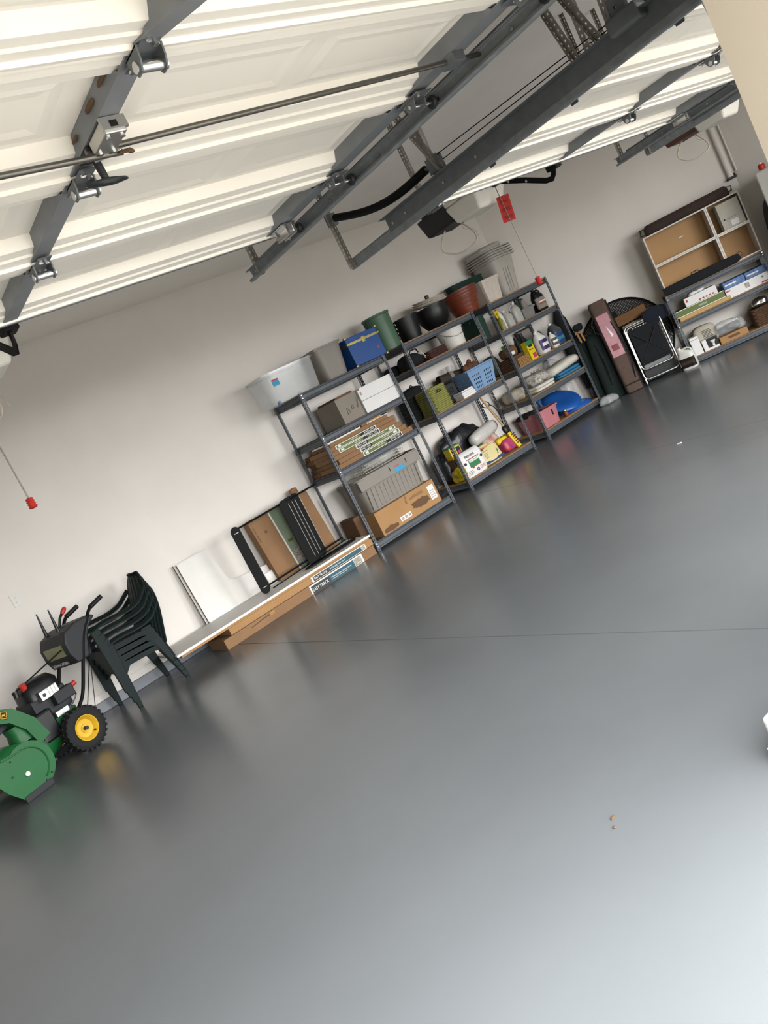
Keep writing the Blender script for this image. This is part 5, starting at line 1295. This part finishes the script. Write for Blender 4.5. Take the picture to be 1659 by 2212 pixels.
# cubbies: two long, two square, each its own unit
def cubby(label, s, z, w_, h_, d_=.28):
    t = dthing('cubby_unit', label, 'cubby', s, -.455, z, 'white cubby units')
    k = .016
    MB().box(0, w_, 0, d_, 0, k).build('bottom_panel', M_cubw, t); MB().box(0, w_, 0, d_, h_-k, h_).build('top_panel', M_cubw, t)
    MB().box(0, k, 0, d_, k, h_-k).build('side_panel', M_cubw, t); MB().box(w_-k, w_, 0, d_, k, h_-k).build('side_panel', M_cubw, t)
    MB().box(k, w_-k, d_-.006, d_, k, h_-k).build('back_panel', M_cubb, t)
    return t
z4 = S4[2]
cubby('lower long white cubby with tan backing on the low shelving unit', 1.775, z4+.001, .775, .385)
q = cubby('upper long white cubby with tan backing, a label inside', 1.775, z4+.388, .775, .385); MB().box(.42, .47, .272, .2735, .19, .20).build('label', M_wpaper, q)
cubby('lower square white cubby with tan backing', 2.553, z4+.001, .405, .385); cubby('upper square white cubby holding a pale document box', 2.553, z4+.388, .405, .385)
t = dcarton('document_box', 'pale document box standing in the upper square cubby', 'box', 2.665, -.44, z4+.405, .26, .2, .32, M_cardg if False else mat('pale_box', '#b9b3a6', .6), flap=False, tape=False)
MB().box(.03, .05, -.0015, 0, .11, .13).build('logo', M_print, t); MB().box(.055, .20, -.0015, 0, .118, .123).build('print_line', M_printg, t); MB().box(.055, .12, -.0015, 0, .104, .108).build('print_line', M_printg, t); MB().box(.10, .19, -.0012, 0, .02, .085).build('sticker', M_wpaper, t)
t = dthing('long_brown_bag', 'long dark brown bag lying on top of the white cubbies', 'bag', 2.36, -.31, z4+.774)
MB().loft([(0, .52, .07, 6), (.02, .53, .085, 6), (.10, .52, .085, 6), (.125, .49, .06, 6)], 40).build('bag_body', mat('dark_brown_nylon', '#3a2c27', .85, var=.15, scale=14), t, smooth=True, ang=60)
MB().tube([(.50, -.02, .03), (.56, -.02, .04), (.57, -.02, .09), (.51, -.02, .10)], .012, 6, flat=.4).build('strap', M_blackf, t); MB().tube([(-.50, -.04, .09), (-.57, -.06, .10), (-.59, -.06, .03), (-.53, -.08, .02)], .014, 6, flat=.4).build('strap', mat('olive_strap', '#34382a', .9), t)
text('HDX', .04, t, (-.42, -.088, .04), M_black)
# black tube bag in front of the cubbies
t = dthing('tube_bag', 'long black carry bag lying in front of the white cubbies', 'bag', 1.75, -.468, z4+.001)
MB().loft([(-.002, .046, .001, 3), (0, .05, .022, 3), (.10, .054, .022, 3), (.5, .060, .024, 2.6), (.9, .050, .022, 3), (.95, .035, .018, 3)], 24).build('bag_body', M_blackf, t, (0, -.026, .05), (0, R(90), 0), smooth=True, ang=60)
MB().tube([(.36, -.03, .09), (.38, -.03, .13), (.46, -.03, .13), (.47, -.03, .10)], .008, 6, flat=.5).build('strap', M_blackf, t, smooth=True); MB().tube([(.93, -.03, .04), (.99, -.03, .06), (.97, -.03, .11), (.90, -.03, .09)], .006, 6, flat=.5).build('strap', M_blackf, t)
# middle shelf
z5 = S4[1]
dcarton('wood_carton', 'long pale wood-toned carton at the bottom of the low unit middle shelf', 'carton', 1.80, -.475, z5, .64, .3, .045, M_woodp, flap=False, tape=False)
t = dcarton('olive_carton', 'long olive green carton lying on the pale wood-toned carton', 'carton', 1.77, -.46, z5+.047, .62, .3, .085, M_olive, flap=False, tape=False); plate(t, .0, .62, .0, .008, 0, M_printw, 'label_border'); plate(t, .0, .62, .077, .085, 0, M_printw, 'label_border'); plate(t, .30, .40, .03, .055, 0, M_sagel)
t = dcarton('white_carton', 'torn white carton with red print above the olive carton', 'carton', 1.93, -.44, z5+.134, .40, .22, .105, M_wpaper, flap=False, tape=False); 
for k in range(5): plate(t, .17+.04*k, .195+.04*k, .012, .03, 0, M_printr, 'print_block')
plate(t, .02, .04, .05, .08, 0, M_printr, 'print_block'); MB().blob(.22, .12, .05, 7, .4, 9).build('torn_paper', M_wpaper, t, (.18, .08, .10), smooth=True)
for k in range(2):
    t = dcarton('blue_carton', ['blue printed flat carton beside the torn white carton', 'pale blue printed flat carton at the right end of the low unit'][k], 'carton', 2.405+.27*k, -.445+.01*k, z5+.122, .262, .25, .085, M_bluebox, flap=False, tape=False, rz=R(1-2*k), group='blue flat cartons'); plate(t, .02, .16, .035, .05, 0, M_printw, 'print_line')
t = dcarton('white_carton', 'long white printed carton under the two blue cartons', 'carton', 2.40, -.465, z5, .54, .3, .12, M_wpaper, flap=False, tape=False); plate(t, .23, .285, .035, .095, 0, M_photo, 'barcode'); plate(t, .01, .06, .085, .10, 0, M_printr, 'print_block'); plate(t, .42, .52, .01, .025, 0, M_printr, 'print_block'); MB().lathe([(0, 0), (.012, 0), (.012, .002), (0, .002)], 14, (.45, -.002, .08), 'Y').build('print_dot', M_printg, t)
# bottom shelf
z6 = S4[0]
t = dcarton('white_carton', 'plain white carton standing at the left end of the bottom shelf', 'carton', 1.80, -.465, z6, .11, .14, .235, M_wpaper, flap=False, tape=False); MB().box(-.001, .111, -.001, .141, .20, .205).build('lid_line', M_printg, t)
t = dcarton('bulb_carton', 'white and black light bulb carton on the bottom shelf', 'carton', 1.925, -.47, z6, .19, .17, .145, M_wpaper, flap=False, tape=False)
plate(t, .055, .19, .028, .145, 0, M_print, 'print_panel'); MB().lathe([(0, .0), (.010, .0), (.034, .04), (.030, .05), (0, .052)], 18, (.125, -.006, .06)).build('bulb_picture', M_printw, t) ; plate(t, .112, .14, .035, .062, -.001, M_printw, 'bulb_base')
t = dthing('cloth_sack', 'off-white cloth sack with printed lines behind the bulb carton', 'sack', 2.02, -.26, z6); MB().blob(.30, .18, .31, 9, .06, 4, 4).build('sack_body', M_cloth, t, smooth=True)
for k in range(6): MB().box(-.04, .08-.008*(k % 3), -.094, -.0925, .15+.018*k, .157+.018*k).build('print_line', M_print, t)
t = dcarton('cardboard_tray', 'low tan cardboard tray on the bottom shelf', 'carton', 2.135, -.46, z6, .34, .3, .085, M_card2, flap=False, tape=False); plate(t, .10, .24, .03, .06, 0, M_cardd, 'print_block')
o = MB().blob(.34, .24, .16, 10, .3, 7, ridge=.2).build('film_bundle', M_clear2, None, tuple(DW(2.31, -.32, z6+.087)), (0, 0, EA), smooth=True); tag(o, 'clear wrapped dark bundle lying on the tan cardboard tray', 'bundle')
o = MB().blob(.28, .18, .10, 16, .3, 7).build('dark_bundle', M_charc, None, tuple(DW(2.31, -.30, z6+.09)), (0, 0, EA), smooth=True); tag(o, 'dark grey contents inside the clear film on the tan tray', 'bundle')
wicker('wicker_box', 'brown wicker box at the right end of the bottom shelf', 'basket', tuple(DW(2.74, -.30, z6)), EA, .30, .28, .22, M_wickb, 9)
o = MB().blob(.2, .2, .10, 18, .3, 7).build('foil_bundle', M_chrome, None, tuple(DW(2.74, -.30, z6+.23)), (0, 0, EA), smooth=True); tag(o, 'crumpled silver foil heap on the brown wicker box', 'foil')
# pipe in the far corner, tank, ladder
t = dthing('wall_pipe', 'pale vertical pipe with a dark clamp near the far wall corner', 'pipe', 3.02, -.05, 1.90)
MB().cyl((0, 0, 0), (0, 0, ZC-1.90), .035, n=16).build('pipe', M_wall, t, smooth=True); MB().cyl((.085, .01, .04), (.085, .01, ZC-1.90), .012, n=10).build('conduit', M_wall, t, smooth=True)
MB().box(-.05, .06, -.04, .05, -.03, 0).build('clamp', M_charc, t, bevel=.006); MB().box(.05, .06, .0, .05, -.03, .03).build('clamp_tab', M_charc, t)
t = thing('freezer', 'white upright freezer against the right wall', 'freezer', (9.80, 4.10, 0), 0)
MB().box(0, XR-9.80-.01, 0, .80, .06, 1.78).build('cabinet', M_wplast, t, bevel=.02); MB().box(-.05, 0, .005, .795, .08, 1.775).build('freezer_door', M_wplast, t, bevel=.02); MB().box(-.08, -.05, .06, .09, .8, 1.4).build('door_handle', M_chrome, t, bevel=.005); MB().box(.02, .5, .05, .75, 0, .06).build('plinth', M_charc, t)
t = thing('red_canister', 'small red canister standing on the white freezer', 'canister', (9.86, 4.84, 1.78), 0)
MB().lathe([(0, 0), (.035, 0), (.038, .01), (.038, .055), (.03, .065), (0, .067)], 16).build('canister_body', M_red, t, smooth=True); MB().lathe([(.01, .065), (.014, .065), (.014, .08), (0, .08)], 12).build('lid', M_wplast, t)
t = thing('ironing_board', 'dark grey folded ironing board leaning between the freezer and corner', 'ironing board', (10.30, 5.14, 0), R(-90), rot=(R(-4), 0, R(-70)))
MB().loft([(-.018, .12, .60, 2.6, 0, 0), (.0, .13, .62, 2.6), (.018, .12, .60, 2.6)], 40).build('board_top', mat('grey_cover', '#5a5c5c', .9, var=.1), t, (0, -.0, .86), (R(90), 0, 0), smooth=True)
MB().tube([(-.08, .03, .02), (.06, .03, 1.2)], .011, 8).build('leg', M_chrome, t); MB().tube([(.08, .045, .02), (-.06, .045, 1.2)], .011, 8).build('leg', M_chrome, t)
# white and blue box at the right edge of the frame
t = thing('white_crate', 'white box with a blue base on the floor at the right picture edge', 'box', (1.835, 1.475, 0), R(-96))
MB().frus((-.012, .40, -.012, .26, .0), (-.022, .41, -.022, .27, .038)).build('blue_base', M_navy if False else mat('royal_blue', '#2f55a8', .5), t, bevel=.004); MB().box(-.024, .412, -.024, .272, .038, .052).build('white_band', M_wplast, t, bevel=.004); MB().box(-.012, .422, -.012, .282, .06, .15).build('lid', M_wplast, t, bevel=.015)
# bits of debris on the floor
for k, (x, y, r_) in enumerate(((1.468, 1.864, .009), (1.43, 1.83, .005), (5.683, 4.226, .015))):
    o = MB().blob(r_*2.4, r_*1.6, .006, 5+k, .5, 60).build('debris', [M_cardd, M_cardd, M_wpaper][k], None, (x, y, 0), (0, 0, k)); tag(o, ['tiny tan leaf fragment on the near grey floor', 'smaller tan crumb beside the leaf fragment on the floor', 'small white paper scrap on the far floor'][k], 'debris')

flush_texts()
